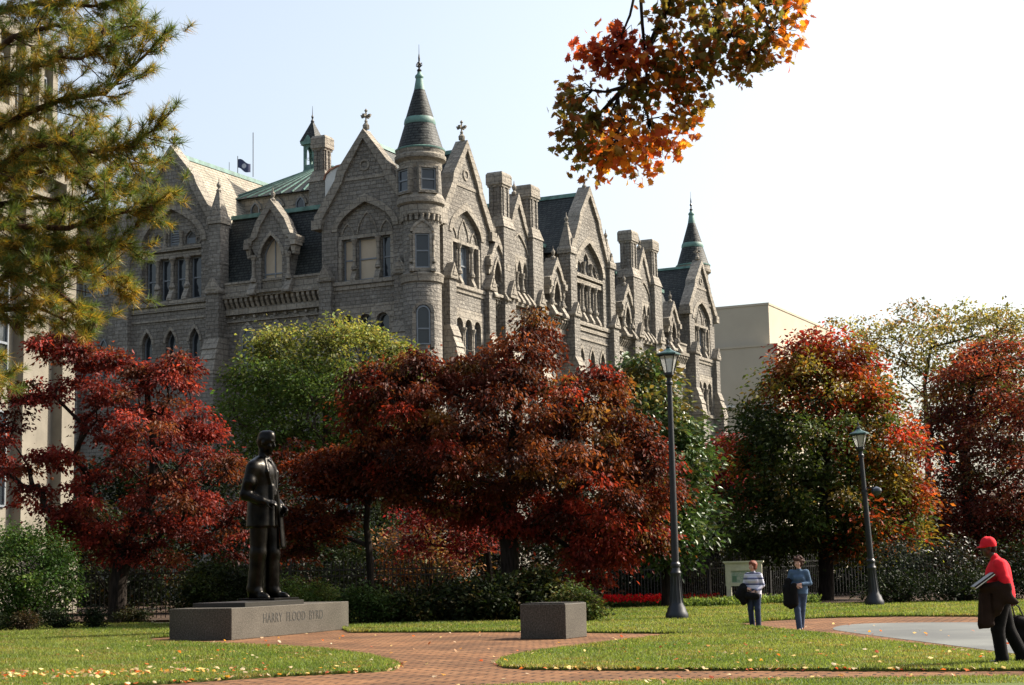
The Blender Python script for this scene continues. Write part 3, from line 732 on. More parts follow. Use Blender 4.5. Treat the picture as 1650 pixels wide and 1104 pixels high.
for k in range(8): window(FT, 1.45 + k * 1.25, .3, 21.8, 24, -.58, thing_=temple)
t = MB(FT)
for k in range(24):
    a = k * 2.4; r = .1 + .018 * k; t.lathe(1.85 + r * cos(a), .05, [(.12, 16.95 + r * 1.6 * sin(a)), (.07, 17.1 + r * 1.6 * sin(a))], 7)
t.build('relief_carving', M['beige'], temple)
g = at(108, 853, 72)
fl = thing('security_light', 'small white floodlight beside the corner of the limestone building', 'light fixture', (g.x, g.y, g.z))
MB().box(-.02, .02, -.02, .02, -.9, 0).box(-.25, 0, -.02, .02, -.05, 0).build('bracket', M['iron'], fl)
MB().lathe(.15, 0, [(.05, -.12), (.26, -.1), (.28, .08), (.2, .2), (.05, .26)], 12).build('lamp_head', plain('white_enamel', (.75, .75, .73), .4), fl, smooth=True)
MB().tube([(0, 0, -g.z), (0, 0, -.8)], .04, 6).build('pole', M['iron'], fl)

OM = at(1238, 491, 190)
mod = thing('modern_block', 'plain tan modern block with a set back upper storey, far beyond the end turret', 'building', (OM.x, OM.y, 0), pi / 2 - AL)
t = MB(); t.box(0, 27, 0, 22, -2, OM.z); t.build('upper_wall', M['concrete'], mod)
t = MB(); t.box(-1.2, 40, -1.2, 24, -2, OM.z - 4.9); lw = t.build('lower_wall', M['concrete'], mod)
t = MB(); t.box(-.08, 27.1, -.08, 22.1, OM.z, OM.z + .25); t.box(-1.3, 40.1, -1.3, 24.1, OM.z - 4.9, OM.z - 4.65); t.build('parapet', M['concrete'], mod)
t = MB(); t.box(-1.6, -1.21, 4, 16, 19.2, 19.45); t.build('ledge', M['render_white'], mod)
# ------------------------------------------------------------------ SKY AND SUN
SUN_EL, SUN_AZ = radians(39.5), radians(21)      # azimuth measured from +X towards +Y
sd = Vector((cos(SUN_EL) * cos(SUN_AZ), cos(SUN_EL) * sin(SUN_AZ), sin(SUN_EL)))
wd = bpy.data.worlds.new('World'); scene.world = wd; wd.use_nodes = True
nt = wd.node_tree; bg = nt.nodes['Background']; sky = nt.nodes.new('ShaderNodeTexSky'); sky.sky_type = 'NISHITA'; sky.sun_disc = False
sky.sun_elevation = SUN_EL; sky.sun_rotation = pi / 2 - SUN_AZ; sky.air_density = 1.2; sky.dust_density = 4.; sky.ozone_density = 1.2; sky.altitude = 0
hs = nt.nodes.new('ShaderNodeHueSaturation'); hs.inputs['Saturation'].default_value = .66
nt.links.new(sky.outputs[0], hs.inputs['Color']); nt.links.new(hs.outputs[0], bg.inputs[0]); bg.inputs[1].default_value = .115
sl = bpy.data.lights.new('sun', 'SUN'); sl.energy = 5.0; sl.angle = radians(.53); sl.color = (1, .90, .76)
so = bpy.data.objects.new('sun', sl); link(so); so.rotation_euler = sd.to_track_quat('Z', 'Y').to_euler()
scene.view_settings.view_transform = 'Standard'; scene.view_settings.look = 'None'; scene.view_settings.exposure = 1.15; scene.view_settings.gamma = 1

# ------------------------------------------------------------------ GROUND
def sheet(name, pts, z0, z1, m, kind='structure'):
    b = MB(lambda s, n, z: (s, z, n)); b.prism(pts, z0, z1); o = b.build(name, m); o['kind'] = kind; return o
g_ = MB(); g_.add([(-1500, -300, -.06), (1500, -300, -.06), (1500, 2500, -.06), (-1500, 2500, -.06)], [(0, 1, 2, 3)])
g_.build('ground', M['earth'], recalc=False)['kind'] = 'structure'
sheet('brick_path', [(-30, 5), (30, 5), (34, 66), (-34, 50)], -.05, 0, M['brick'])
P2 = lambda L, z=0: [(p.x, p.y) for p in (gp(a, b, z) for a, b in L)]
def smooth_poly(P, it=2):
    for _ in range(it):
        Q = []
        for i in range(len(P)):
            a, b = P[i], P[(i + 1) % len(P)]
            Q += [(a[0] * .75 + b[0] * .25, a[1] * .75 + b[1] * .25), (a[0] * .25 + b[0] * .75, a[1] * .25 + b[1] * .75)]
        P = Q
    return P
LZ = .045
plaza = smooth_poly(P2([(1338, 1014), (1352, 1008), (1400, 1004.5), (1500, 1003), (1640, 1003.5), (1800, 1008), (1900, 1030), (1850, 1075), (1700, 1062), (1600, 1049), (1500, 1036), (1420, 1026), (1360, 1018)]), 2)
sheet('plaza_paving', plaza, .0, .006, M['asphalt'])
lawn_left = [(-160, 1125), (100, 1106), (260, 1098), (450, 1086), (600, 1079), (634, 1076), (642, 1071), (630, 1065), (590, 1055), (520, 1046), (440, 1041), (330, 1037), (245, 1034), (228, 1030), (240, 1026), (278, 1024), (278, 1006), (100, 1006), (-160, 1010)]
lawn_back = [(278, 1024), (278, 1000), (420, 985), (560, 992), (700, 997), (860, 990), (980, 982), (1200, 975), (1400, 973), (1620, 968), (1900, 960), (1900, 988), (1650, 991.5), (1450, 991), (1330, 993.5), (1240, 998), (1195, 1002), (1180, 1005), (1200, 1010), (1145, 1019), (1000, 1017.5), (840, 1016), (566, 1017), (552, 1011), (420, 1008), (300, 1024)]
lawn_mid = [(803, 1067), (815, 1060), (850, 1052), (900, 1045), (1000, 1033), (1090, 1023), (1145, 1019), (1200, 1009), (1250, 1014), (1330, 1022), (1450, 1036), (1560, 1048), (1660, 1060), (1800, 1075), (1800, 1090), (1650, 1076), (1500, 1077), (1200, 1076), (1000, 1076), (860, 1075), (815, 1072)]
lawn_front = [(700, 1110), (820, 1104), (1000, 1098), (1200, 1095), (1400, 1093), (1650, 1089), (1900, 1086), (2000, 1300), (600, 1300)]
lawns = []
for L in (lawn_left, lawn_back, lawn_mid, lawn_front):
    P = P2(L, LZ); lawns.append(P); sheet('lawn', P, .0005 * len(lawns), LZ + .0005 * len(lawns), M['turf'])
bed = P2([(-200, 1007), (100, 1003), (278, 1000), (420, 983), (560, 991), (700, 996), (860, 989), (980, 981), (1200, 974), (1400, 972), (1620, 967), (1900, 959)], 0)
bed2 = bed + [(60, 110), (-60, 110)]
sheet('planting_bed', bed2, -.05, .03, M['soil'])

def inpoly(P, x, y):
    P = np.array(P); x = np.asarray(x); y = np.asarray(y); c = np.zeros(x.shape, bool); j = len(P) - 1
    for i in range(len(P)):
        xi, yi = P[i]; xj, yj = P[j]
        if yi != yj: c ^= ((yi > y) != (yj > y)) & (x < (xj - xi) * (y - yi) / (yj - yi) + xi)
        j = i
    return c
def edgedist(P, x, y):
    P = np.array(P, float); d = np.full(np.shape(x), 1e9)
    for i in range(len(P)):
        a = P[i]; b = P[(i + 1) % len(P)]; ab = b - a; L = (ab ** 2).sum() + 1e-9
        t = np.clip(((x - a[0]) * ab[0] + (y - a[1]) * ab[1]) / L, 0, 1)
        d = np.minimum(d, np.hypot(x - a[0] - t * ab[0], y - a[1] - t * ab[1]))
    return d
def npmesh(name, V, F, m, parent=None, col=None, loc=None):
    """V (n,3), F (k,c) all faces with c corners, col (n,3)"""
    me = bpy.data.meshes.new(name); n, (k, c) = len(V), F.shape
    me.vertices.add(n); me.vertices.foreach_set('co', np.asarray(V, np.float32).ravel())
    me.loops.add(k * c); me.loops.foreach_set('vertex_index', F.astype(np.int32).ravel())
    me.polygons.add(k); me.polygons.foreach_set('loop_start', np.arange(0, k * c, c, dtype=np.int32)); me.polygons.foreach_set('loop_total', np.full(k, c, np.int32))
    me.update(calc_edges=True)
    if col is not None:
        a = me.color_attributes.new('col', 'FLOAT_COLOR', 'POINT'); q = np.ones((n, 4), np.float32); q[:, :3] = np.clip(col, 0, 1); a.data.foreach_set('color', q.ravel())
    me.materials.append(m); o = bpy.data.objects.new(name, me)
    if loc is not None: o.location = loc
    return link(o, parent)
SH = {
 'oval': (np.array([(0, 0, 0), (.5, .27, .05), (1, 0, -.06), (.5, -.27, .05)]), np.array([(0, 1, 2, 3)])),
 'fold': (np.array([(0, 0, 0), (.45, .26, .10), (1, 0, -.1), (.45, -.26, .10)]), np.array([(0, 1, 2), (0, 2, 3)])),
 'needle': (np.array([(0, -.026, 0), (0, .026, 0), (1, 0, 0)]), np.array([(0, 1, 2)])),
}
_mp = [(0, 0), (.12, .06), (.05, .42), (.22, .33), (.30, .60), (.42, .42), (.62, .52), (.60, .30), (.78, .26), (.74, .13), (1.05, 0)]
_mo = _mp + [(x, -y) for x, y in reversed(_mp[1:-1])]
SH['maple'] = (np.array([(x, y, -.25 * x * x + .12 * abs(y)) for x, y in _mo] + [(.45, 0, .02)]), np.array([(i, (i + 1) % len(_mo), len(_mo)) for i in range(len(_mo))]))
def nrm(a): return a / (np.linalg.norm(a, axis=1, keepdims=True) + 1e-9)
def leafcloud(name, C, D, Nn, size, shape, col, m, parent=None, loc=None):
    sv, sf = SH[shape]; n = len(C); T = nrm(D); B = nrm(np.cross(Nn, T)); Z = np.cross(T, B)
    size = np.broadcast_to(np.asarray(size, float).reshape(-1, 1, 1), (n, 1, 1))
    V = C[:, None, :] + size * (T[:, None, :] * sv[None, :, 0:1] + B[:, None, :] * sv[None, :, 1:2] + Z[:, None, :] * sv[None, :, 2:3])
    F = (sf[None] + (np.arange(n) * len(sv))[:, None, None]).reshape(-1, sf.shape[1])
    cc = np.repeat(col, len(sv), axis=0)
    if loc is not None: V = V - np.array(loc)[None, None]
    return npmesh(name, V.reshape(-1, 3), F, m, parent, cc, loc=None)

# grass blades
def blades():
    Cs = []; H = []
    for P in lawns:
        A = np.array(P); x0, x1, y0, y1 = max(A[:, 0].min(), -16), min(A[:, 0].max(), 22), max(A[:, 1].min(), 21), min(A[:, 1].max(), 66)
        n = int((x1 - x0) * (y1 - y0) * 900); x = RNG.uniform(x0, x1, n); y = RNG.uniform(y0, y1, n)
        k = inpoly(P, x, y) & (np.abs(x) < y * .33 + .6) & (RNG.random(n) < np.clip((27 / y) ** 1.6, .1, 1)); x, y = x[k], y[k]
        Cs.append(np.stack([x, y, np.full(len(x), LZ)], 1)); H.append(.035 * (y / 27) ** .5)
        # the ragged lip along the border
        for i in range(len(A)):
            a, b = A[i], A[(i + 1) % len(A)]; L = np.hypot(*(b - a)); mid = (a + b) / 2
            if abs(mid[0]) > mid[1] * .36 + 2 or mid[1] < 20: continue
            nn = int(min(L, 60) * 160); t = RNG.random(nn)[:, None]; q = a + (b - a) * t + RNG.normal(0, .025, (nn, 2))
            Cs.append(np.concatenate([q, np.full((nn, 1), LZ * .6)], 1)); H.append(np.full(nn, .05) * (q[:, 1] / 27) ** .5)
    C = np.concatenate(Cs); h = np.concatenate(H) * RNG.uniform(.5, 1.5, len(C)); n = len(C)
    a = RNG.uniform(0, 2 * pi, n); w = .009 * (C[:, 1] / 25)
    side = np.stack([np.cos(a), np.sin(a), np.zeros(n)], 1) * w[:, None]
    tip = np.stack([RNG.normal(0, .4, n) * h, RNG.normal(0, .4, n) * h, h], 1)
    V = np.stack([C - side, C + side, C + tip], 1).reshape(-1, 3); F = np.arange(3 * n).reshape(-1, 3)
    patch = np.sin(C[:, 0] * .9 + 2 * np.sin(C[:, 1] * .5)) * np.sin(C[:, 1] * .7 + 1.3) * .5 + .5
    base = np.array([(.105, .165, .028)]) * (1 - patch[:, None]) + np.array([(.18, .22, .05)]) * patch[:, None]
    p2 = (np.sin(C[:, 0] * 2.3 + 1.7 * np.sin(C[:, 1] * 1.9)) * np.sin(C[:, 1] * 2.9 + C[:, 0]) > .55)[:, None]; base = np.where(p2, base * np.array([(1.15, .85, .9)]), base) * .86
    dry = RNG.random(n) < .04 + .16 * p2[:, 0]; base[dry] = (.24, .21, .1)
    col = base * RNG.uniform(.6, 1.4, n)[:, None]
    o = npmesh('grass', V, F, M['blade'], None, np.repeat(col, 3, 0)); setp(o, 'short green grass covering the lawns', 'grass', kind='stuff')
blades()

def fallen():
    Cs = []; cols = []
    pal = np.array([(.55, .42, .26), (.62, .52, .36), (.42, .24, .12), (.50, .13, .03), (.48, .24, .04), (.35, .07, .03), (.60, .50, .30)])
    def put(x, y, z):
        n = len(x); Cs.append(np.stack([x, y, np.full(n, z)], 1)); cols.append(pal[RNG.integers(0, len(pal), n)])
    for (P, n, z) in ((lawns[0], 90, LZ + .03), (lawns[2], 80, LZ + .03), (lawns[1], 50, LZ + .02), (lawns[3], 200, LZ + .03)):
        A = np.array(P); x = RNG.uniform(-9, 10, n * 30); y = RNG.uniform(22, 56, n * 30); k = inpoly(P, x, y) & (RNG.random(n * 30) < np.exp(-(y - 22) / 7)); put(x[k][:n], y[k][:n], z)
    A = np.array(lawns[0]); B = np.array(lawns[2])
    for P in (lawns[0], lawns[2]):
        P = np.array(P)
        for i in range(len(P)):
            a, b = P[i], P[(i + 1) % len(P)]
            if (a[1] + b[1]) / 2 > 29 or np.hypot(*(b - a)) > 12: continue
            n = int(np.hypot(*(b - a)) * (16 if a[0] < -1 else 9)); t = RNG.random(n)[:, None]; q = a + (b - a) * t + RNG.normal(0, .09, (n, 2)) - np.array([0, .06]); put(q[:, 0], q[:, 1], .035)
    x = RNG.normal(gp(120, 1092).x, 1.5, 170); y = RNG.normal(gp(120, 1092).y, .35, 170); put(x, y, LZ + .035)
    x = RNG.uniform(-8, 10, 200); y = RNG.uniform(22.5, 44, 200) ; put(x, y, .02)
    q = gp(10, 1100); x = RNG.normal(q.x, 1.6, 120); y = RNG.normal(q.y + .3, .5, 120); put(x, y, LZ + .04)
    C = np.concatenate(Cs); col = np.concatenate(cols) * RNG.uniform(.7, 1.25, len(C))[:, None]; n = len(C)
    a = RNG.uniform(0, 2 * pi, n); D = np.stack([np.cos(a), np.sin(a), RNG.uniform(-.2, .9, n)], 1); Nn = nrm(np.stack([RNG.normal(0, .5, n), RNG.normal(0, .5, n), np.ones(n)], 1))
    o = leafcloud('fallen_leaves', C, D, Nn, RNG.uniform(.04, .09, n), 'maple', col, M['leaf']); setp(o, 'dry tan, orange and red leaves scattered on grass and brick', 'leaves', kind='stuff')
fallen()

KD = .45
# ------------------------------------------------------------------ TREES
def cluster_points(polys, D, n, margin, thick, rng, mind=.0):
    out = []
    tot = sum(w for _, w in polys)
    for P, w in polys:
        A = np.array(P, float); k = int(n * w / tot); s = D / FPX; got = []
        tries = 0
        while len(got) < k and tries < 60:
            tries += 1
            x = rng.uniform(A[:, 0].min(), A[:, 0].max(), 400); y = rng.uniform(A[:, 1].min(), A[:, 1].max(), 400)
            ok = inpoly(P, x, y); x, y = x[ok], y[ok]; d = edgedist(P, x, y); ok = d > margin / s * rng.uniform(.2, 1, len(d)); x, y, d = x[ok], y[ok], d[ok]
            for a, b, c in zip(x, y, d):
                if len(got) >= k: break
                T = min(c * s * 1.3 + margin * .5, thick); Y = D + rng.uniform(-1, 1) * T
                p = at(a, b, Y)
                if mind and any((p - q[0]).length < mind for q in got[-60:]): continue
                got.append((p, a, b))
        out += got
    return out
def skeleton(trunk, pts, r0, name, m, parent, sag=.1, twig=.012, ex=.5):
    """grow limbs from the trunk polyline to every cluster; radii follow the load they carry"""
    nodes = [Vector(p) for p in trunk]; par = [-1] + list(range(len(trunk) - 1)); L = [0.]
    for i in range(1, len(nodes)): L.append(L[-1] + (nodes[i] - nodes[i - 1]).length)
    ntr = len(nodes); start = max(1, ntr // 3); paths = []
    top = nodes[ntr // 2]
    arr = [tuple(p) for p in nodes]
    for p in sorted(pts, key=lambda q: (q - top).length):
        A = np.array(arr); d = np.linalg.norm(A - np.array(p), axis=1) + .18 * np.array(L); d[:start] += 50
        d += np.where(A[:, 2] > p.z + .3, .6 * (A[:, 2] - p.z), 0)
        k = int(d.argmin()); a = nodes[k]; seg = max(2, int((p - a).length / .8)); prev = k; pth = [k]
        for j in range(1, seg + 1):
            t = j / seg; q = a.lerp(p, t); q.z += sag * sin(t * pi) * (p - a).length * .5; q += Vector(RNG.normal(0, .03, 3)) * (p - a).length * (t < 1)
            nodes.append(q); arr.append(tuple(q)); par.append(prev); L.append(L[prev] + (q - nodes[prev]).length); prev = len(nodes) - 1; pth.append(prev)
        paths.append(pth)
    load = [0] * len(nodes)
    for pth in paths:
        load[pth[-1]] += 1
    for i in range(len(nodes) - 1, 0, -1): load[par[i]] += load[i]
    mx = max(load[0], 1); rad = [max(twig, r0 * (l / mx) ** ex) for l in load]
    b = MB(); b.tube([nodes[0] + Vector((0, 0, -.15))] + nodes[:ntr], [r0 * 1.45] + [max(rad[i], r0 * (1.12 if i == 0 else .55 if i < ntr - 1 else .2)) for i in range(ntr)], 9)
    for pth in paths:
        rr = [rad[i] for i in pth]; rr[0] = min(rad[pth[0]], rr[1] * 1.25); b.tube([nodes[i] for i in pth], rr, 5 if rr[1] > .04 else 4)
    return b.build(name, m, parent, smooth=True, recalc=False)
def foliage(clusters, per, rad, flat, size, shape, colfn, m, parent, name='crown', up=.7, droop=.25, spread=1., rng=RNG, KD=KD):
    C = []; col = []; D = []
    for ci, (p, a, b) in enumerate(clusters):
        n = max(3, int(per * rng.uniform(.6, 1.4))); r = rad * rng.uniform(.65, 1.3)
        q = rng.normal(0, .5, (n, 3)) * np.array([r, r, r * flat]) * spread
        q[:, 2] -= .25 * (q[:, 0] ** 2 + q[:, 1] ** 2) / r * (1 if flat < .6 else .3)
        C.append(np.array(p)[None] + q)
        base = np.array(colfn(a, b, rng)) * KD; c = base[None] * rng.uniform(.72, 1.3, n)[:, None] * rng.uniform(.5, 1.5)
        c = c * (1 + rng.normal(0, .10, (n, 3))); col.append(c)
        dd = q.copy(); dd[:, 2] *= .3; D.append(nrm(dd + rng.normal(0, .35 * r, (n, 3))))
    C = np.concatenate(C); col = np.concatenate(col); D = np.concatenate(D); D[:, 2] -= droop * rng.uniform(0, 2, len(C)); D = nrm(D)
    Nn = nrm(rng.normal(0, 1, (len(C), 3)) + np.array([0, 0, up]) * 1.6)
    return leafcloud(name, C, D, Nn, size * rng.uniform(.45, 1.45, len(C)), shape, col, m, parent)
def pick(*opts):
    def f(a, b, rng):
        t = rng.random() * sum(w for w, _ in opts)
        for w, c in opts:
            t -= w
            if t <= 0: return c
        return opts[-1][1]
    return f
def tree(name, label, polys, D, base, trunk, r0, n, margin, per, rad, flat, size, colfn, group=None, thick=3.5, shape='fold', m='leaf', bk='bark', up=.7, cat='tree', droop=.25, ex=.5, mind=0, seed=1, sag=.1, kd=KD):
    rng = np.random.default_rng(seed)
    if not isinstance(polys[0][0], (list,)): polys = [(polys, 1)]
    b0 = at(base[0], base[1], D); b0.z = 0
    root = thing(name, label, cat, b0, 0, group)
    cl = cluster_points(polys, D, n, margin, thick, rng, mind)
    tr = [b0] + [at(p[0], p[1], D + (p[2] if len(p) > 2 else 0)) for p in trunk]
    off = Vector(b0)
    cl2 = [(p - off, a, b) for p, a, b in cl]
    skeleton([p - off for p in tr], [c[0] for c in cl2], r0, 'trunk', M[bk], root, ex=ex, sag=sag)
    foliage(cl2, per, rad, flat, size, shape, colfn, M[m], root, up=up, droop=droop, rng=rng, KD=kd)
    return root

RED = pick((5, (.26, .036, .026)), (4, (.15, .024, .018)), (2, (.34, .05, .034)), (1, (.11, .03, .018)))
# red dogwood on the left
T1a = [(130, 548), (185, 560), (230, 566), (285, 556), (325, 605), (345, 625), (335, 650), (352, 690), (395, 735), (418, 790), (405, 850), (395, 895), (345, 912), (270, 905), (200, 880), (150, 890), (100, 850), (70, 790), (120, 760), (115, 690), (90, 640), (70, 600), (100, 560)]
T1b = [(48, 538), (110, 532), (170, 545), (150, 580), (110, 600), (70, 575), (55, 560)]
T1c = [(-60, 620), (0, 608), (60, 600), (100, 620), (90, 650), (50, 660), (30, 680), (45, 700), (110, 690), (130, 740), (80, 770), (0, 790), (-80, 780)]
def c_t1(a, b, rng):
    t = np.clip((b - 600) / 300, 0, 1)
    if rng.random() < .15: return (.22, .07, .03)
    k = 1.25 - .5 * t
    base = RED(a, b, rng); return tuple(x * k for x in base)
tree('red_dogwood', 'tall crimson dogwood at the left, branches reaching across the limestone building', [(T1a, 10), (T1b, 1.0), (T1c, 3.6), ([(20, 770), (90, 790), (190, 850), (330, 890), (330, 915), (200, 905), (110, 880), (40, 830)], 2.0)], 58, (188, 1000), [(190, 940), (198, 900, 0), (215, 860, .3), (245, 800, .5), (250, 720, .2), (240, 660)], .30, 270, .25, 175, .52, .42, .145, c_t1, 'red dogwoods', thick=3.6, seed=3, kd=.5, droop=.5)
# yellow-green tree before the city hall
YG = [(362, 610), (378, 545), (410, 535), (455, 505), (500, 518), (540, 510), (565, 502), (600, 520), (640, 532), (668, 545), (695, 548), (700, 640), (640, 700), (560, 740), (470, 755), (400, 745), (355, 690)]
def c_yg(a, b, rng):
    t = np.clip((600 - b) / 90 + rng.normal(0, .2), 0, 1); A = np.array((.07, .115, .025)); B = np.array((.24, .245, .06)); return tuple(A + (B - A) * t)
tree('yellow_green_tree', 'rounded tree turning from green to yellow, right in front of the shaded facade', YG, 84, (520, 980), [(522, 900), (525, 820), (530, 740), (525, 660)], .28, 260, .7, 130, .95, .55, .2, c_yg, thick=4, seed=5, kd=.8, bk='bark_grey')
# small layered dogwood beside the statue
SDa = [(450, 715), (480, 692), (520, 700), (560, 712), (620, 722), (680, 735), (720, 765), (740, 800), (700, 812), (640, 800), (600, 812), (540, 812), (470, 800), (450, 760)]
SDb = [(450, 800), (520, 800), (570, 820), (560, 860), (510, 880), (490, 925), (465, 955), (452, 930), (446, 860)]
C_SD = pick((4, (.15, .03, .012)), (3, (.24, .06, .02)), (2, (.08, .018, .010)), (1, (.33, .06, .02)))
tree('layered_dogwood', 'small slender dogwood with flat dark red tiers, just right of the statue', [(SDa, 3), (SDb, 1.3)], 55, (597, 1000), [(597, 940), (594, 880), (590, 850), (592, 820), (600, 780)], .12, 120, .28, 150, .62, .28, .15, C_SD, 'red dogwoods', thick=2.6, seed=8)
# the biggest dogwood
BD = [(553, 618), (570, 590), (610, 575), (660, 563), (700, 572), (745, 568), (768, 545), (790, 520), (815, 510), (845, 494), (872, 500), (890, 530), (905, 570), (935, 585), (965, 590), (1000, 598), (1030, 640), (1048, 690), (1070, 730), (1098, 745), (1112, 790), (1085, 820), (1075, 860), (1060, 905), (1010, 905), (990, 925), (972, 955), (948, 958), (925, 930), (905, 895), (870, 880), (820, 860), (760, 850), (700, 835), (640, 815), (585, 790), (560, 740), (570, 690), (550, 650)]
def c_bd(a, b, rng):
    if b > 820 and rng.random() < .6: return (.32, .045, .03)
    return pick((4, (.15, .034, .016)), (2.5, (.24, .068, .022)), (2.5, (.08, .025, .014)), (1.0, (.36, .045, .022)), (1.3, (.26, .12, .03)))(a, b, rng)
tree('red_dogwood', 'largest dark red dogwood, wide and spreading, behind the small granite block', BD, 54, (822, 1000), [(822, 930), (820, 870), (825, 820), (822, 740), (838, 640), (848, 570)], .30, 430, .22, 200, .55, .48, .145, c_bd, 'red dogwoods', thick=4., seed=12, kd=.5, droop=.7)
# thinner second stem left of it
tree('red_sapling', 'thin leaning red leafed tree just left of the largest red tree trunk', [(640, 800), (700, 790), (770, 800), (800, 850), (790, 900), (720, 905), (640, 880)], 60, (792, 990), [(790, 930), (785, 880), (765, 850), (720, 825)], .10, 40, .25, 90, .6, .4, .15, pick((2, (.30, .03, .03)), (1, (.18, .03, .02))), thick=1.5, seed=14)
# glossy magnolia behind the street lamp
MG = [(985, 598), (1005, 578), (1035, 565), (1065, 572), (1082, 600), (1100, 640), (1118, 680), (1140, 705), (1148, 740), (1130, 780), (1150, 830), (1150, 880), (1120, 920), (1060, 925), (1000, 900), (980, 800), (985, 690)]
def c_mg(a, b, rng):
    if b < 660 and rng.random() < .5: return (.16, .14, .03)
    return pick((3, (.045, .085, .022)), (2, (.07, .12, .035)), (1, (.12, .15, .05)))(a, b, rng)
tree('magnolia', 'tall glossy green magnolia behind the nearer street lamp', MG, 64, (1075, 990), [(1075, 920), (1072, 800), (1062, 700), (1045, 620)], .2, 230, .5, 95, .75, .6, .24, c_mg, thick=2.6, m='leaf_glossy', seed=21, up=.4, kd=.85)
tree('crimson_tree', 'small crimson tree glimpsed left of the broad green and red maple', [(1135, 730), (1150, 705), (1180, 690), (1205, 712), (1225, 780), (1220, 830), (1160, 830), (1130, 790)], 82, (1180, 985), [(1180, 900), (1178, 830), (1178, 760)], .12, 60, .5, 110, .8, .5, .19, pick((2, (.32, .03, .035)), (1, (.22, .03, .03))), seed=23, thick=1.6)
# sugar maple
SM = [(1168, 735), (1180, 690), (1178, 650), (1195, 620), (1235, 590), (1255, 560), (1290, 532), (1320, 525), (1350, 528), (1385, 545), (1410, 560), (1432, 592), (1450, 620), (1458, 660), (1480, 680), (1498, 715), (1488, 760), (1500, 800), (1505, 845), (1480, 880), (1440, 905), (1370, 905), (1290, 915), (1215, 915), (1180, 890), (1165, 830), (1175, 780)]
def c_sm(a, b, rng):
    top = (700 - b) / 155; side = max((a - 1330) / 170, (1215 - a) / 120 if b < 760 else -1) * .75; t = max(top, side) + rng.normal(0, .30)
    if t > .66: return pick((3, (.42, .05, .022)), (2, (.36, .10, .02)), (1, (.30, .03, .02)))(a, b, rng)
    if t > .34: return pick((2, (.34, .13, .02)), (2, (.22, .17, .03)), (1, (.40, .07, .02)))(a, b, rng)
    if a > 1400: return pick((3, (.19, .20, .03)), (1, (.10, .14, .025)), (1, (.30, .17, .03)))(a, b, rng)
    return pick((3, (.05, .08, .018)), (2, (.075, .105, .022)), (.5, (.15, .12, .03)))(a, b, rng)
tree('sugar_maple', 'broad maple, green below and red on top, behind the farther street lamp', SM, 70, (1332, 985), [(1332, 930), (1330, 880), (1330, 800), (1332, 700), (1335, 620)], .3, 430, .6, 150, .8, .55, .19, c_sm, thick=4.5, seed=31, kd=.58)
# tall sparse tree far behind
FTP = [(1318, 520), (1340, 505), (1380, 500), (1420, 495), (1440, 480), (1500, 476), (1560, 478), (1600, 482), (1650, 490), (1720, 480), (1720, 700), (1560, 700), (1470, 700), (1440, 600), (1380, 560)]
tree('locust_tree', 'tall airy tree with thin yellow-green leaves against the white sky at the far right', FTP, 112, (1500, 975), [(1498, 900), (1496, 800), (1495, 700), (1490, 620), (1500, 560)], .2, 330, .8, 50, 1.2, .35, .26, pick((3, (.30, .27, .08)), (2, (.20, .20, .06)), (1, (.36, .22, .09))), thick=6, seed=41, bk='bark_grey', kd=.7)
# dark red tree at right edge
RT = [(1478, 700), (1495, 640), (1505, 590), (1530, 555), (1560, 537), (1600, 535), (1625, 548), (1660, 530), (1740, 540), (1760, 900), (1640, 905), (1560, 900), (1500, 870), (1490, 800)]
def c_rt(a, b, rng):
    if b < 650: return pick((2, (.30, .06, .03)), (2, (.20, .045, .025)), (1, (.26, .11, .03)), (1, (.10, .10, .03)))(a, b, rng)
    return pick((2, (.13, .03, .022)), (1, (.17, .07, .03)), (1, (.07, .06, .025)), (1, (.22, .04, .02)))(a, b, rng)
tree('russet_tree', 'large dull red and brown tree at the right edge behind the man in red', RT, 84, (1580, 985), [(1578, 900), (1560, 820), (1555, 750), (1560, 680), (1570, 610)], .34, 400, .7, 105, .95, .45, .2, c_rt, thick=4.5, seed=43, kd=.6)
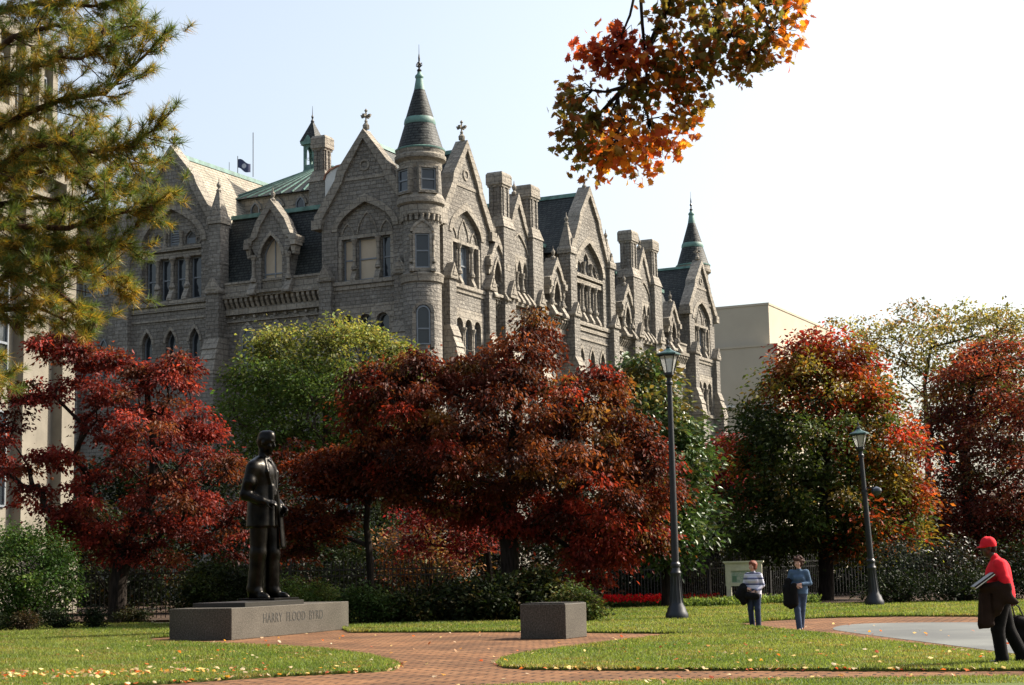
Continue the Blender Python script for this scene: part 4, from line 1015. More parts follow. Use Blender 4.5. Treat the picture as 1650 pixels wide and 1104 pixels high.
# ------------------------------------------------------------------ PINE (foreground left)
def pine():
    D = 22; rng = np.random.default_rng(5)
    base = Vector((-11.2, 21.5, 0)); root = thing('pine_tree', 'long needled pine with green and golden needles hanging into the upper left', 'tree', base)
    limbs = [
        [(-330, 330), (-120, 310), (0, 270), (60, 245), (120, 215), (160, 205)],
        [(-330, 360), (-120, 300), (0, 205), (50, 180), (100, 160), (170, 150), (205, 115), (235, 88), (258, 62)],
        [(-330, 250), (-100, 140), (0, 140), (40, 110), (75, 90), (130, 95), (190, 60)],
        [(-330, 120), (-120, 40), (0, 20), (60, 5), (150, 10), (215, -5)],
        [(-330, 330), (-60, 290), (0, 268), (40, 240), (90, 230), (150, 245), (200, 240), (262, 200)],
        [(-330, 420), (-60, 370), (30, 365), (110, 368), (170, 345), (220, 340), (278, 312)],
        [(-330, 470), (-60, 420), (40, 420), (110, 425), (160, 440), (215, 470)],
        [(-330, 560), (-60, 480), (20, 440), (80, 460), (120, 490), (150, 530)],
        [(-330, 300), (0, 290), (90, 270), (160, 290), (200, 265), (240, 262)],
        [(-330, 640), (-100, 560), (-20, 600), (5, 610)],
        [(-330, 400), (-100, 350), (0, 330), (60, 318), (130, 330), (205, 300)], [(-330, 540), (-90, 505), (0, 500), (60, 495), (115, 520)], [(-330, 450), (-60, 395), (60, 395), (150, 400), (215, 392)],
        [(-330, 200), (-60, 130), (20, 60), (90, 40), (160, 60), (225, 35)],
        [(-330, -60), (-60, -40), (60, -60), (150, -30), (200, -10)]]
    b = MB(); tips = []
    b.tube([(0, 0, -.3), (.05, 0, 2), (-.1, .1, 5), (.1, 0, 9), (0, 0, 14)], [.42, .34, .30, .24, .12], 10)
    tw = []
    for li, L in enumerate(limbs):
        dz = rng.uniform(-1.3, 1.3)
        pts = []
        for i, (x, y) in enumerate(L):
            t = i / (len(L) - 1); p = at(x, y, D + dz * t) - base
            if i == 0: p = Vector((0, 0, p.z))
            pts.append(p)
        n = len(pts); rr = [.045 * (1 - i / (n - 1)) ** .8 + .010 for i in range(n)]; b.tube(pts, rr, 6)
        # spine samples
        S = []
        for i in range(1, n - 1):
            a, c = pts[i], pts[i + 1]; k = max(2, int((c - a).length / .13))
            for j in range(k): S.append((a.lerp(c, j / k), (c - a).normalized(), (i + j / k) / (n - 1)))
        for p, d, t in S:
            pr = p + base
            for _ in range(rng.integers(3, 7)):
                side = Vector((rng.normal(0, .5), rng.normal(0, 1), rng.normal(-.25, .75))); dd = (d * .9 + side * .8).normalized()
                ln = rng.uniform(.12, .75) * (1.2 - .6 * t); e = p + dd * ln; e2 = e + Vector((dd.x * .3, dd.y * .3, .25)).normalized() * .1
                if rng.random() < .4: b.tube([p, e, e2], [.010, .007, .004], 3)
                tips.append((e2, (dd + Vector((0, 0, .35))).normalized()))
                if rng.random() < .75: tips.append((p.lerp(e, .6) + Vector(rng.normal(0, .04, 3)), dd))
        tips.append((pts[-1], (pts[-1] - pts[-2]).normalized()))
    b.build('trunk', M['bark_pine'], root, smooth=True, recalc=False)
    C = []; Dd = []; col = []; sz = []
    for p, d in tips:
        n = int(rng.integers(60, 95)); d = np.array(d); gold = rng.random()
        q = nrm(rng.normal(0, 1, (n, 3))); q = nrm(q * .95 + d[None] * rng.uniform(.1, 1.1)); s = rng.uniform(-.12, .03, n)
        C.append(np.array(p)[None] + d[None] * s[:, None]); Dd.append(q)
        back = (s < -.05)[:, None]
        g = np.array((.10, .15, .03)) if gold < .55 else np.array((.18, .19, .03)); y = np.array((.42, .27, .03)) if gold > .55 else np.array((.24, .18, .03))
        low = (rng.random((n, 1)) < (.25 + .35 * (q[:, 2:3] < -.1)))
        c = np.where(back & low | (low & (gold > .55)), y, g) * rng.uniform(.5, 1.15, (n, 1)); col.append(c); sz.append(rng.uniform(.10, .19, n))
    C = np.concatenate(C); Dd = np.concatenate(Dd); Nn = nrm(rng.normal(0, 1, C.shape))
    leafcloud('needles', C, Dd, Nn, np.concatenate(sz) * 1.0, 'needle', np.concatenate(col), M['needle'], root)
    k = MB().lathe(0, 0, [(.01, -.05), (.033, -.03), (.036, 0), (.02, .035), (.005, .05)], 6).build('pine_cone', M['bark_pine'], root, smooth=True)
    for j, i in enumerate(rng.choice(len(tips), 45)):
        o = k if j == 0 else k.copy()
        if j: COL.objects.link(o); o.parent = root
        o.location = tips[i][0] + Vector((0, 0, -.03)); o.rotation_euler = (rng.uniform(-.5, .5), rng.uniform(-.5, .5), 0)
    print('pine tips', len(tips))
pine()

# ------------------------------------------------------------------ OVERHANGING MAPLE BOUGH
def bough():
    D = 15.5; rng = np.random.default_rng(9); base = Vector((7.4, 11.5, 0))
    root = thing('overhanging_maple', 'maple bough with orange, red and olive lobed leaves hanging from the top against the sky', 'tree', base)
    polys = [([(905, 130), (935, 122), (950, 135), (945, 160), (985, 160), (1010, 185), (1030, 165), (1060, 170), (1040, 190), (1070, 200), (1080, 165), (1110, 160), (1140, 180), (1125, 215), (1100, 215), (1095, 250), (1060, 272), (1030, 290), (980, 290), (950, 278), (910, 262), (885, 235), (890, 205), (905, 180), (895, 150)], 6),
             ([(925, 70), (945, 62), (970, 45), (985, 35), (1000, 50), (1030, 45), (1040, 70), (1060, 90), (1050, 110), (1010, 110), (990, 130), (960, 110), (940, 92)], 2.2),
             ([(1050, 5), (1090, -20), (1300, -30), (1288, 30), (1295, 60), (1270, 90), (1240, 95), (1235, 130), (1180, 132), (1150, 120), (1150, 150), (1100, 145), (1060, 130), (1040, 100), (1070, 70), (1040, 30)], 8),
             ([(1000, 120), (1060, 110), (1120, 130), (1130, 165), (1080, 150), (1020, 170)], 1.2)]
    limbs = [[(1400, -700, -4), (1250, -330), (1120, -100), (1078, 0), (1060, 45), (1040, 90), (1020, 125), (1000, 150), (985, 180)],
             [(1120, -100), (1025, -20), (1015, 25), (1002, 55), (998, 100)], [(1120, -100), (1032, -10), (1035, 40), (1040, 90), (1042, 140), (1038, 175), (1048, 200)],
             [(1048, 75), (1062, 115), (1080, 145), (1100, 170)], [(1120, -100), (1160, -10), (1150, 50), (1130, 90), (1110, 120)], [(1120, -100), (1200, -20), (1230, 30), (1250, 60)],
             [(1008, 140), (975, 148), (945, 145)], [(995, 160), (1000, 200), (990, 240)], [(1150, 50), (1190, 60), (1220, 90)], [(998, 150), (950, 200), (930, 230)]]
    b = MB(); b.tube([(0, 0, -.3), (0, .1, 2.5), (-.1, .2, 5.5), (-.3, .6, 8)], [.38, .30, .27, .2], 10)
    q0 = at(1250, -330, D) - base; b.tube([(-.1, .2, 5.2), tuple(Vector((-.1, .2, 5.2)).lerp(q0, .5) + Vector((0, 0, .5))), tuple(q0)], [.14, .08, .055], 8)
    allp = []
    for i, L in enumerate(limbs):
        pts = [at(p[0], p[1], D + rng.uniform(-.15, .15)) - base for p in L]
        if i == 0: pts = pts[1:]
        n = len(pts); r = .05 if i == 0 else .022; b.tube(pts, [max(.007, r * (1 - .8 * j / (n - 1))) for j in range(n)], 6)
        for j in range(n - 1):
            for t in (0, .33, .66): allp.append(pts[j].lerp(pts[j + 1], t))
    cl = cluster_points(polys, D, 400, .03, .7, rng)
    A = np.array([tuple(p) for p in allp])
    C = []; col = []; Dr = []
    for p, a, bb in cl:
        p = p - base; d = np.linalg.norm(A - np.array(p), axis=1); k = allp[int(d.argmin())]
        mid = k.lerp(p, .5) + Vector(rng.normal(0, .04, 3)); b.tube([k, mid, p], [.007, .005, .003], 3)
        n = rng.integers(6, 11)
        C.append(np.array(p)[None] + rng.normal(0, .065, (n, 3)))
        warm = (bb > 190 and a > 960) or a > 1250 or (bb > 60 and 1040 < a < 1120 and rng.random() < .5)
        if a < 1050 and bb < 120: pal = [(.40, .07, .03), (.30, .05, .025), (.45, .12, .03)]
        elif warm: pal = [(.70, .24, .03), (.75, .33, .04), (.55, .12, .03), (.28, .18, .03)]
        else: pal = [(.15, .12, .025), (.22, .13, .025), (.30, .10, .025), (.12, .13, .03)]
        col.append(np.array([pal[rng.integers(0, len(pal))] for _ in range(n)]) * rng.uniform(.5, 1.0, (n, 1)))
        dd = rng.normal(0, 1, (n, 3)); dd[:, 2] -= .7; Dr.append(dd)
    b.build('trunk', M['bark'], root, smooth=True, recalc=False)
    C = np.concatenate(C); Nn = nrm(rng.normal(0, 1, C.shape) + np.array([0, -.6, .5]))
    leafcloud('crown', C, np.concatenate(Dr), Nn, rng.uniform(.05, .10, len(C)), 'maple', np.concatenate(col), M['leaf_sun'], root)
bough()

# ------------------------------------------------------------------ SHRUBS
def shrub(name, label, poly, D, n, per, rad, size, colfn, m='leaf', shape='fold', flat=.8, thick=1.2, seed=1, group=None, cat='shrub', basey=None, up=.5, kd=.3):
    rng = np.random.default_rng(seed); A = np.array(poly); px = (A[:, 0].min() + A[:, 0].max()) / 2
    b0 = at(px, A[:, 1].max(), D); b0.z = 0
    root = thing(name, label, cat, b0, 0, group); cl = cluster_points([(poly, 1)], D, n, rad * .5, thick, rng); cl = [(p - b0, a, b) for p, a, b in cl]
    cl = [(Vector((p.x, p.y, max(p.z, .12))), a, b) for p, a, b in cl]
    mb = MB()
    for p, a, b in cl[::max(1, len(cl) // 26)]:
        mb.tube([(rng.normal(0, .1), rng.normal(0, .1), -.1), (p.x * .5, p.y * .5, p.z * .45), tuple(p)], [.035, .022, .008], 4)
    mb.build('stem', M['bark'], root, recalc=False)
    foliage(cl, per, rad, flat, size, shape, colfn, M['leaf_dark' if m == 'leaf' else m], root, 'foliage', up, .1, rng=rng, KD=kd)
    return root
HOL = pick((3, (.045, .10, .018)), (2, (.07, .15, .025)), (1, (.13, .21, .04)))
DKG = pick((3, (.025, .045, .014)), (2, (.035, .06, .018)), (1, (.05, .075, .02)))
MIX = pick((3, (.035, .055, .018)), (2, (.06, .08, .02)), (1, (.12, .10, .03)))
ORG = pick((2, (.28, .12, .04)), (2, (.20, .07, .03)), (1, (.10, .10, .03)), (1, (.32, .18, .05)))
shrub('holly_bush', 'big glossy green holly bush at the left edge, in front of the limestone building', [(-60, 860), (0, 850), (30, 838), (60, 845), (95, 858), (118, 895), (132, 940), (128, 985), (90, 1008), (0, 1012), (-60, 1010)], 53, 170, 120, .42, .10, HOL, 'leaf_dark', seed=51, thick=1.4, kd=.5)
small = [('boxwood_shrub', 'low dark clipped shrub at the far left edge of the bed', [(-40, 985), (0, 978), (18, 990), (20, 1018), (-40, 1020)], 50, DKG),
         ('twiggy_shrub', 'small brown twiggy shrub at the foot of the glossy holly', [(22, 992), (45, 984), (58, 995), (54, 1016), (26, 1017)], 50, pick((2, (.14, .10, .05)), (1, (.09, .07, .03)))),
         ('boxwood_shrub', 'dark rounded shrub just right of the glossy holly', [(70, 985), (95, 978), (118, 984), (122, 1010), (74, 1014)], 51, DKG),
         ('boxwood_shrub', 'dark narrow shrub under the left dogwood, close to its trunk', [(135, 984), (155, 976), (172, 988), (165, 1012), (140, 1012)], 51, DKG),
         ('boxwood_shrub', 'low shrub between the left dogwood trunk and the plinth', [(178, 984), (210, 976), (240, 985), (240, 1004), (182, 1006)], 55, MIX)]
for i, (nm, lb, P, D, c) in enumerate(small): shrub(nm, lb, P, D, 26, 70, .22, .075, c, seed=60 + i, thick=.4)
shrub('yew_shrub', 'wide dark evergreen shrub directly behind the statue legs', [(285, 930), (310, 908), (350, 900), (400, 905), (412, 940), (412, 990), (285, 990)], 52, 90, 110, .36, .10, pick((3, (.04, .06, .015)), (1, (.08, .11, .02))), seed=70)
shrub('azalea_shrub', 'light green shrub just right of the statue shoes', [(440, 940), (470, 925), (500, 935), (535, 945), (548, 970), (545, 995), (440, 990)], 51, 60, 100, .28, .085, pick((2, (.08, .13, .025)), (1, (.14, .17, .035))), seed=71, kd=.7, thick=.7)
shrub('azalea_shrub', 'green shrub behind the right end of the plinth', [(545, 955), (580, 945), (620, 948), (632, 975), (625, 1002), (550, 1004)], 50, 60, 100, .28, .085, pick((3, (.05, .09, .02)), (1, (.09, .13, .03))), seed=72, kd=.6, thick=.7)
rh = [(600, 966, 690), (668, 945, 770), (745, 930, 845), (820, 918, 905)]
rl = ['dark broad leafed shrub left of the largest dogwood trunk', 'dark broad leafed shrub at the foot of the largest dogwood trunk', 'dark glossy shrub just behind the left of the small granite block', 'olive green leafy shrub rising behind the small granite block']
for i, ((a, t, b), lb) in enumerate(zip(rh, rl)):
    shrub('rhododendron', lb, [(a, t + 30), (a + 25, t + 4), (b - 25, t), (b, t + 30), (b + 4, 985), (b - 8, 1004), (a + 8, 1004), (a - 4, 985)], 50.5 + .7 * (i % 2), 95, 80, .36, .15, MIX, 'leaf_dark', kd=.36, seed=80 + i, thick=1.0)
shrub('drooping_shrub', 'yellow-green shrub spilling onto the grass right of the small granite block', [(895, 955), (925, 940), (955, 955), (978, 985), (970, 998), (905, 1000)], 48, 60, 100, .28, .09, pick((2, (.08, .12, .025)), (1, (.15, .14, .04))), seed=86, kd=.6, thick=.6)
# shrubs and small trees filling the space under and behind the trees
back = [('thicket', 'dark thicket beyond the fence behind the magnolia and the noticeboard', [(960, 860), (1080, 850), (1220, 860), (1230, 985), (960, 988)], 90, DKG, .3),
        ('thicket', 'dark thicket beyond the fence under the broad maple', [(1190, 870), (1320, 860), (1480, 870), (1490, 978), (1190, 980)], 92, DKG, .3),
        ('thicket', 'dark thicket beyond the fence at the right edge', [(1450, 880), (1560, 860), (1740, 860), (1740, 975), (1450, 978)], 96, DKG, .3),
        ('thicket', 'dark thicket beyond the fence behind the slender dogwood', [(440, 880), (560, 870), (760, 880), (770, 990), (440, 992)], 80, DKG, .26),
        ('understory_tree', 'dark green small tree behind the left dogwood trunk', [(60, 830), (150, 800), (230, 840), (300, 850), (330, 900), (320, 985), (60, 985)], 72, MIX, .16),
        ('understory_tree', 'dark green small tree behind the statue', [(320, 780), (400, 740), (470, 770), (500, 850), (520, 985), (320, 985)], 70, pick((3, (.03, .045, .015)), (1, (.10, .04, .02))), .17),
        ('understory_tree', 'green small tree behind the slender dogwood trunk', [(500, 840), (560, 800), (620, 790), (670, 830), (680, 900), (660, 985), (500, 985)], 68, pick((2, (.06, .10, .025)), (1, (.10, .13, .03)), (2, (.035, .055, .018))), .15),
        ('orange_shrub', 'rusty orange shrub seen below the branches left of the largest trunk', [(600, 870), (640, 835), (700, 820), (760, 830), (790, 880), (780, 940), (620, 940)], 66, ORG, .14),
        ('understory_tree', 'dark brownish shrubby tree behind the largest dogwood trunk', [(740, 840), (860, 830), (960, 860), (990, 985), (740, 985)], 70, pick((2, (.05, .06, .02)), (1, (.16, .06, .03)), (1, (.03, .045, .015))), .17),
        ('understory_tree', 'dark green tree between the magnolia and the noticeboard', [(1110, 800), (1160, 790), (1200, 840), (1230, 900), (1220, 955), (1110, 955)], 74, MIX, .16),
        ('understory_tree', 'dark shrubs under the broad maple crown', [(1200, 870), (1300, 860), (1400, 870), (1420, 930), (1400, 968), (1200, 968)], 80, DKG, .18),
        ('blue_spruce_shrub', 'grey-green feathery shrub right of the farther lamp post', [(1418, 880), (1450, 868), (1490, 880), (1500, 920), (1480, 965), (1425, 965)], 66, pick((2, (.09, .12, .085)), (1, (.05, .075, .05))), .11),
        ('glossy_shrub', 'glossy shrub with bright glinting leaves near the right edge', [(1490, 900), (1520, 870), (1560, 865), (1590, 900), (1600, 960), (1500, 966)], 66, pick((2, (.06, .08, .03)), (1, (.16, .12, .08))), .12),
        ('hedge_shrub', 'dark rounded hedge below the grey-green shrub', [(1390, 930), (1440, 918), (1500, 925), (1505, 972), (1390, 974)], 62, DKG, .1),
        ('hedge_shrub', 'dark rounded hedge left of the man in red', [(1505, 925), (1560, 915), (1610, 925), (1615, 968), (1505, 972)], 62, DKG, .1),
        ('hedge_shrub', 'dark hedge behind the man in red at the right edge', [(1600, 880), (1660, 860), (1740, 860), (1740, 968), (1600, 970)], 64, DKG, .13),
        ('understory_tree', 'dark brown and green thicket below the russet tree', [(1420, 820), (1500, 790), (1600, 800), (1740, 790), (1740, 960), (1420, 960)], 92, pick((2, (.05, .045, .02)), (1, (.10, .05, .03)), (1, (.03, .045, .015))), .2),
        ('understory_tree', 'dark green thicket under the yellow-green tree', [(300, 700), (420, 700), (560, 720), (700, 760), (720, 985), (300, 985)], 92, DKG, .22),
        ('understory_tree', 'deep green thicket behind the magnolia', [(880, 760), (1000, 740), (1120, 740), (1200, 800), (1200, 980), (880, 985)], 88, DKG, .22),
        ('understory_tree', 'brownish thicket before the city hall base behind the largest tree', [(680, 700), (800, 680), (900, 700), (900, 985), (680, 985)], 92, pick((2, (.03, .045, .015)), (1, (.10, .03, .02))), .22),
        ('understory_tree', 'dark thicket between the limestone building and city hall', [(110, 760), (200, 720), (320, 740), (330, 990), (110, 990)], 90, DKG, .2)]
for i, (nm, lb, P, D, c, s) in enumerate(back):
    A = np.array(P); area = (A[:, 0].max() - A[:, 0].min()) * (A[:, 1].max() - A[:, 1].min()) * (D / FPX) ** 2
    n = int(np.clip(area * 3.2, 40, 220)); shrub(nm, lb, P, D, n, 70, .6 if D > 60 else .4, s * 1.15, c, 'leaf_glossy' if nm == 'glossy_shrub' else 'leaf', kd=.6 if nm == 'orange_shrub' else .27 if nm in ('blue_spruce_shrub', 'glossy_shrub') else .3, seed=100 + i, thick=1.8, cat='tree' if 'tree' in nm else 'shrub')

# bedding: red salvia and green edging plants
def bedding(name, label, L, dpt, n, hgt, colA, colB, cat, frac):
    rng = np.random.default_rng(len(name) + n); C = []; col = []; D = []
    A = [gp(x, y) for x, y in L]
    for i in range(n):
        t = rng.random() * (len(A) - 1); k = int(t); p = A[k].lerp(A[k + 1], t - k) + Vector((0, rng.uniform(0, dpt), 0)); m_ = 26
        C.append(np.array(p)[None] + np.stack([rng.normal(0, .13, m_), rng.normal(0, .13, m_), rng.uniform(.02, hgt, m_) * rng.uniform(.7, 1.1)], 1)); top = C[-1][:, 2:3] > hgt * .45
        col.append(np.where(top & (rng.random((m_, 1)) < frac), np.array(colA), np.array(colB)) * rng.uniform(.6, 1.4, (m_, 1))); d = rng.normal(0, .6, (m_, 3)); d[:, 2] += .9; D.append(d)
    C = np.concatenate(C); o = leafcloud(name, C, np.concatenate(D), nrm(rng.normal(0, 1, C.shape)), rng.uniform(.08, .15, len(C)), 'fold', np.concatenate(col), M['petal']); setp(o, label, cat, kind='stuff')
bedding('red_salvia', 'low bed of bright red flowers in front of the iron fence', [(975, 981), (1030, 980), (1085, 978)], 1.6, 170, .42, (.62, .012, .015), (.05, .09, .02), 'flowers', .9)
bedding('red_salvia', 'faint strip of red flowers left of the noticeboard', [(1110, 977), (1170, 975)], 3.5, 50, .36, (.35, .01, .012), (.05, .09, .02), 'flowers', .6)
bedding('edging_plants', 'bright green edging plants along the back of the lawn', [(1098, 981), (1180, 979), (1240, 976), (1320, 974)], .9, 190, .32, (.16, .22, .05), (.10, .16, .03), 'plants', .6)
bedding('ground_cover', 'leafy ground cover at the edge of the shrub bed', [(630, 1002), (740, 1001), (840, 998)], 1.2, 150, .2, (.10, .14, .06), (.05, .09, .03), 'plants', .5)

# ------------------------------------------------------------------ IRON FENCE
def fence(label, pts, h=1.9):
    a = Vector(pts[0]); root = thing('iron_fence', label, 'fence', (a.x, a.y, 0)); P = [Vector(p) - Vector((a.x, a.y, 0)) for p in pts]
    for i in range(len(P) - 1):
        A, B = P[i], P[i + 1]; d = B - A; L = d.length; d.normalize(); npan = max(1, round(L / 2.6)); w = L / npan
        for j in range(npan):
            q0 = A + d * w * j; pb = MB(lambda s, n, z, q0=q0, d=d: (q0.x + d.x * s - d.y * n, q0.y + d.y * s + d.x * n, z))
            pb.box(.06, w - .06, -.02, .02, h - .28, h - .23); pb.box(.06, w - .06, -.02, .02, .18, .23); pb.box(.06, w - .06, -.02, .02, h - .5, h - .46)
            k = int(w / .16)
            for m_ in range(k):
                s = .06 + (w - .12) * (m_ + .5) / k; pb.box(s - .013, s + .013, -.013, .013, .05, h - .05); pb.frust(s, 0, .025, .02, h - .05, .003, .003, h + .08)
            pb.build('panel', M['iron'], root, recalc=False)
            po = MB(lambda s, n, z, q0=q0, d=d: (q0.x + d.x * s - d.y * n, q0.y + d.y * s + d.x * n, z)); po.box(-.06, .06, -.06, .06, -.1, h + .1); po.frust(0, 0, .08, .08, h + .1, .02, .02, h + .25); po.build('post', M['iron'], root, recalc=False)
gpt = lambda px, D: (lambda p: (p.x, p.y, 0))(at(px, 950, D))
fence('black iron picket fence behind the left trees and the statue', [gpt(60, 61), gpt(330, 62), gpt(600, 64), gpt(730, 65)])
fence('black iron picket fence behind the lamp post, red flowers and maple', [gpt(960, 66), gpt(1090, 68), gpt(1330, 77), gpt(1560, 72)])

# ------------------------------------------------------------------ STREET LAMPS
def lamp(label, base, H, lean=0, cam_=False):
    root = thing('street_lamp', label, 'street lamp', (base.x, base.y, 0), 0, 'street lamps on the lawn'); k = H / 8.1
    root.rotation_euler = (0, lean, 0); root.scale = (.64, .64, 1)
    b = MB(); b.lathe(0, 0, [(.50, 0), (.52, .12), (.50, .2), (.44, .26), (.40, .36), (.30, .46), (.27, .62), (.235, .95), (.22, 1.25), (.255, 1.3), (.255, 1.36), (.2, 1.42), (.19, 1.5), (.235, 1.53), (.235, 1.6), (.17, 1.66)], 20)
    b.build('base', M['lamp_metal'], root, smooth=True, bevel=0)
    fl = MB()
    for i in range(12):
        a = 2 * pi * i / 12; fl.tube([(.29 * cos(a), .29 * sin(a), .5), (.245 * cos(a), .245 * sin(a), .9), (.225 * cos(a), .225 * sin(a), 1.25)], .022, 5)
    fl.build('fluting', M['lamp_metal'], root)
    zt = 7.05 * k
    MB().lathe(0, 0, [(.172, 1.6), (.165, 2.2), (.115, zt - .15), (.115, zt)], 18).build('pole', M['lamp_metal'], root, smooth=True)
    c = MB(); c.lathe(0, 0, [(.10, zt - .22), (.16, zt - .18), (.16, zt - .12), (.11, zt - .08), (.11, zt), (.15, zt + .02), (.21, zt + .1), (.19, zt + .14)], 18); c.build('collar', M['lamp_metal'], root, smooth=True)
    z0 = zt + .12; z1 = z0 + .52 * (.4 + .6 * k)
    hd = thing_part = MB(); R0, R1 = .21, .42
    for i in range(6):
        a = 2 * pi * i / 6; hd.tube([(R0 * cos(a), R0 * sin(a), z0), (R1 * cos(a), R1 * sin(a), z1)], .02, 5)
    hd.lathe(0, 0, [(R0 + .02, z0 - .03), (R0 + .02, z0 + .04)], 6); hd.lathe(0, 0, [(R1 + .03, z1), (R1 + .05, z1 + .05), (R1 + .02, z1 + .07)], 6)
    lo = hd.build('lantern', M['lamp_metal'], root)
    MB().lathe(0, 0, [(R0 - .015, z0 + .042), (R1 - .015, z1 - .004)], 6).build('lantern_glass', M['frost'], lo)
    MB().lathe(0, 0, [(R1 + .13, z1 + .04), (R1 + .13, z1 + .08), (.22, z1 + .17), (.12, z1 + .22), (.1, z1 + .25)], 6).build('lantern_roof', M['lamp_green'], lo)
    MB().lathe(0, 0, [(.09, z1 + .24), (.12, z1 + .28), (.04, z1 + .31), (.03, z1 + .35), (.055, z1 + .40), (.012, z1 + .5)], 8).build('finial', M['lamp_metal'], lo)
    if cam_:
        z = zt * .74; g = MB(); g.box(.05, .62, -.03, .03, z + .1, z + .15); g.box(-.14, .14, -.14, .14, z - .03, z + .06); br = g.build('camera_arm', M['lamp_metal'], root)
        MB().lathe(.66, 0, [(.03, z + .16), (.26, z + .08), (.3, z), (.28, z - .05), (.18, z - .14), (.02, z - .18)], 14).build('camera_dome', plain('smoked_dome', (.03, .035, .045), .12), br, smooth=True)
    return root
lb = gp(1091, 1000); lamp('taller nearer lamp post with green topped lantern, beside the largest red tree', lb, 8.0, 0)
lb2 = gp(1410, 978); lamp('farther leaning lamp post with a dome camera on its arm, before the maple', lb2, 6.2, radians(-2.6), True)

# ------------------------------------------------------------------ NOTICEBOARD
sb = gp(1176, 977); sg = thing('noticeboard', 'cream noticeboard on posts with a glazed map panel, beside the woman in stripes', 'noticeboard', (sb.x, sb.y, 0), radians(-12))
b = MB(); b.box(-.09, .09, -.09, .09, -.1, 1.62); b.build('post', M['cream_paint'], sg); b = MB(); b.box(1.02, 1.2, -.09, .09, -.1, 1.62); b.build('post', M['cream_paint'], sg)
b = MB(); b.prism(rect(-.12, 1.25, .75, 1.62), -.08, .08, [rect(.1, 1.02, .87, 1.32)]); b.box(-.2, 1.32, -.14, .14, 1.62, 1.68); b.box(-.16, 1.28, -.1, .1, 1.58, 1.62); bo = b.build('board', M['cream_paint'], sg)
def mapmat():
    m, nt, bb = mat('printed_map'); tc = N(nt, 'ShaderNodeTexCoord'); v = N(nt, 'ShaderNodeTexVoronoi', Scale=9.); v.distance = 'CHEBYCHEV'; nt.links.new(tc.outputs['Object'], v.inputs['Vector'])
    nt.links.new(ramp(nt, v.outputs['Distance'], [(.1, (.42, .45, .38)), (.3, (.22, .30, .24)), (.6, (.36, .38, .33))]), bb.inputs['Base Color']); bb.inputs['Roughness'].default_value = .15; return m
b = MB(); b.box(.1, 1.02, -.03, .02, .87, 1.32); b.build('map_panel', mapmat(), bo); b = MB(); b.box(.14, .3, -.036, -.031, .9, 1.12); b.build('green_notice', plain('green_print', (.10, .18, .12), .4), bo)

# ------------------------------------------------------------------ GRANITE
def quad_block(name, label, A, B, Cc, h, m1, extra=None):
    """block on three ground corners: A far left, B near, C far right"""
    A, B, Cc = Vector(A), Vector(B), Vector(Cc); u = (Cc - B); L = u.length; u.normalize(); w = Vector((-u.y, u.x, 0)); W = (A - B).dot(w)
    ang = math.atan2(u.y, u.x); root = thing(name, label, 'pedestal', (B.x, B.y, 0), ang); return root, L, W
hB = gp(373, 1032); pr, L, W = quad_block('plinth', 'long low granite statue base with carved lettering on its sunlit side', gp(279, 1032), hB, gp(562, 1014), .8, None)
ht = at(373, 980, hB.y).z
MB().box(0, L, 0, W, 0, ht).build('block', M['granite'], pr, bevel=.012)
MB().box(.9, L * .62, .12, W - .12, ht, ht + .11).build('top_slab', M['granite_polish'], pr, bevel=.008)
tx = bpy.data.curves.new('inscription', 'FONT'); tx.body = 'HARRY  FLOOD  BYRD'; tx.size = .34; tx.extrude = .004; tx.align_x = 'LEFT'; tx.space_character = 1.08
to = bpy.data.objects.new('t_', tx); COL.objects.link(to); dg = bpy.context.evaluated_depsgraph_get(); tme = bpy.data.meshes.new_from_object(to.evaluated_get(dg)); bpy.data.objects.remove(to)
tme.materials.clear(); tme.materials.append(M['letter']); ti = bpy.data.objects.new('inscription', tme); link(ti, pr)
xs_ = [v.co.x for v in tme.vertices]; wl = max(xs_) - min(xs_)
def s_at(px, py):   # where a pixel's ray meets the plinth's long side
    u = Vector((cos(pr.rotation_euler.z), sin(pr.rotation_euler.z), 0)); n = Vector((u.y, -u.x, 0)); r = ray(px, py); t = (hB - CAMP).dot(n) / r.dot(n); p = CAMP + r * t; return (p - hB).dot(u), p.z
s0, z0 = s_at(424, 1004); s1, _ = s_at(520, 998)
ti.rotation_euler = (pi / 2, 0, 0); k = (s1 - s0) / wl; ti.scale = (k, 1.0, 1); ti.location = (s0 - min(xs_) * k, -.003, z0)
br_, L2, W2 = quad_block('granite_block', 'small square granite block standing alone on the brick paving', gp(840, 1028), gp(912, 1030), gp(946, 1026), .8, None)
W2 *= .8
h2 = at(912, 973, gp(912, 1030).y).z
MB().box(0, L2, 0, W2, 0, h2).build('block', M['granite'], br_, bevel=.012)
MB().box(.04, L2 - .04, .04, W2 - .04, h2, h2 + .02).build('top_slab', M['granite_polish'], br_)
PL_ANG = pr.rotation_euler.z

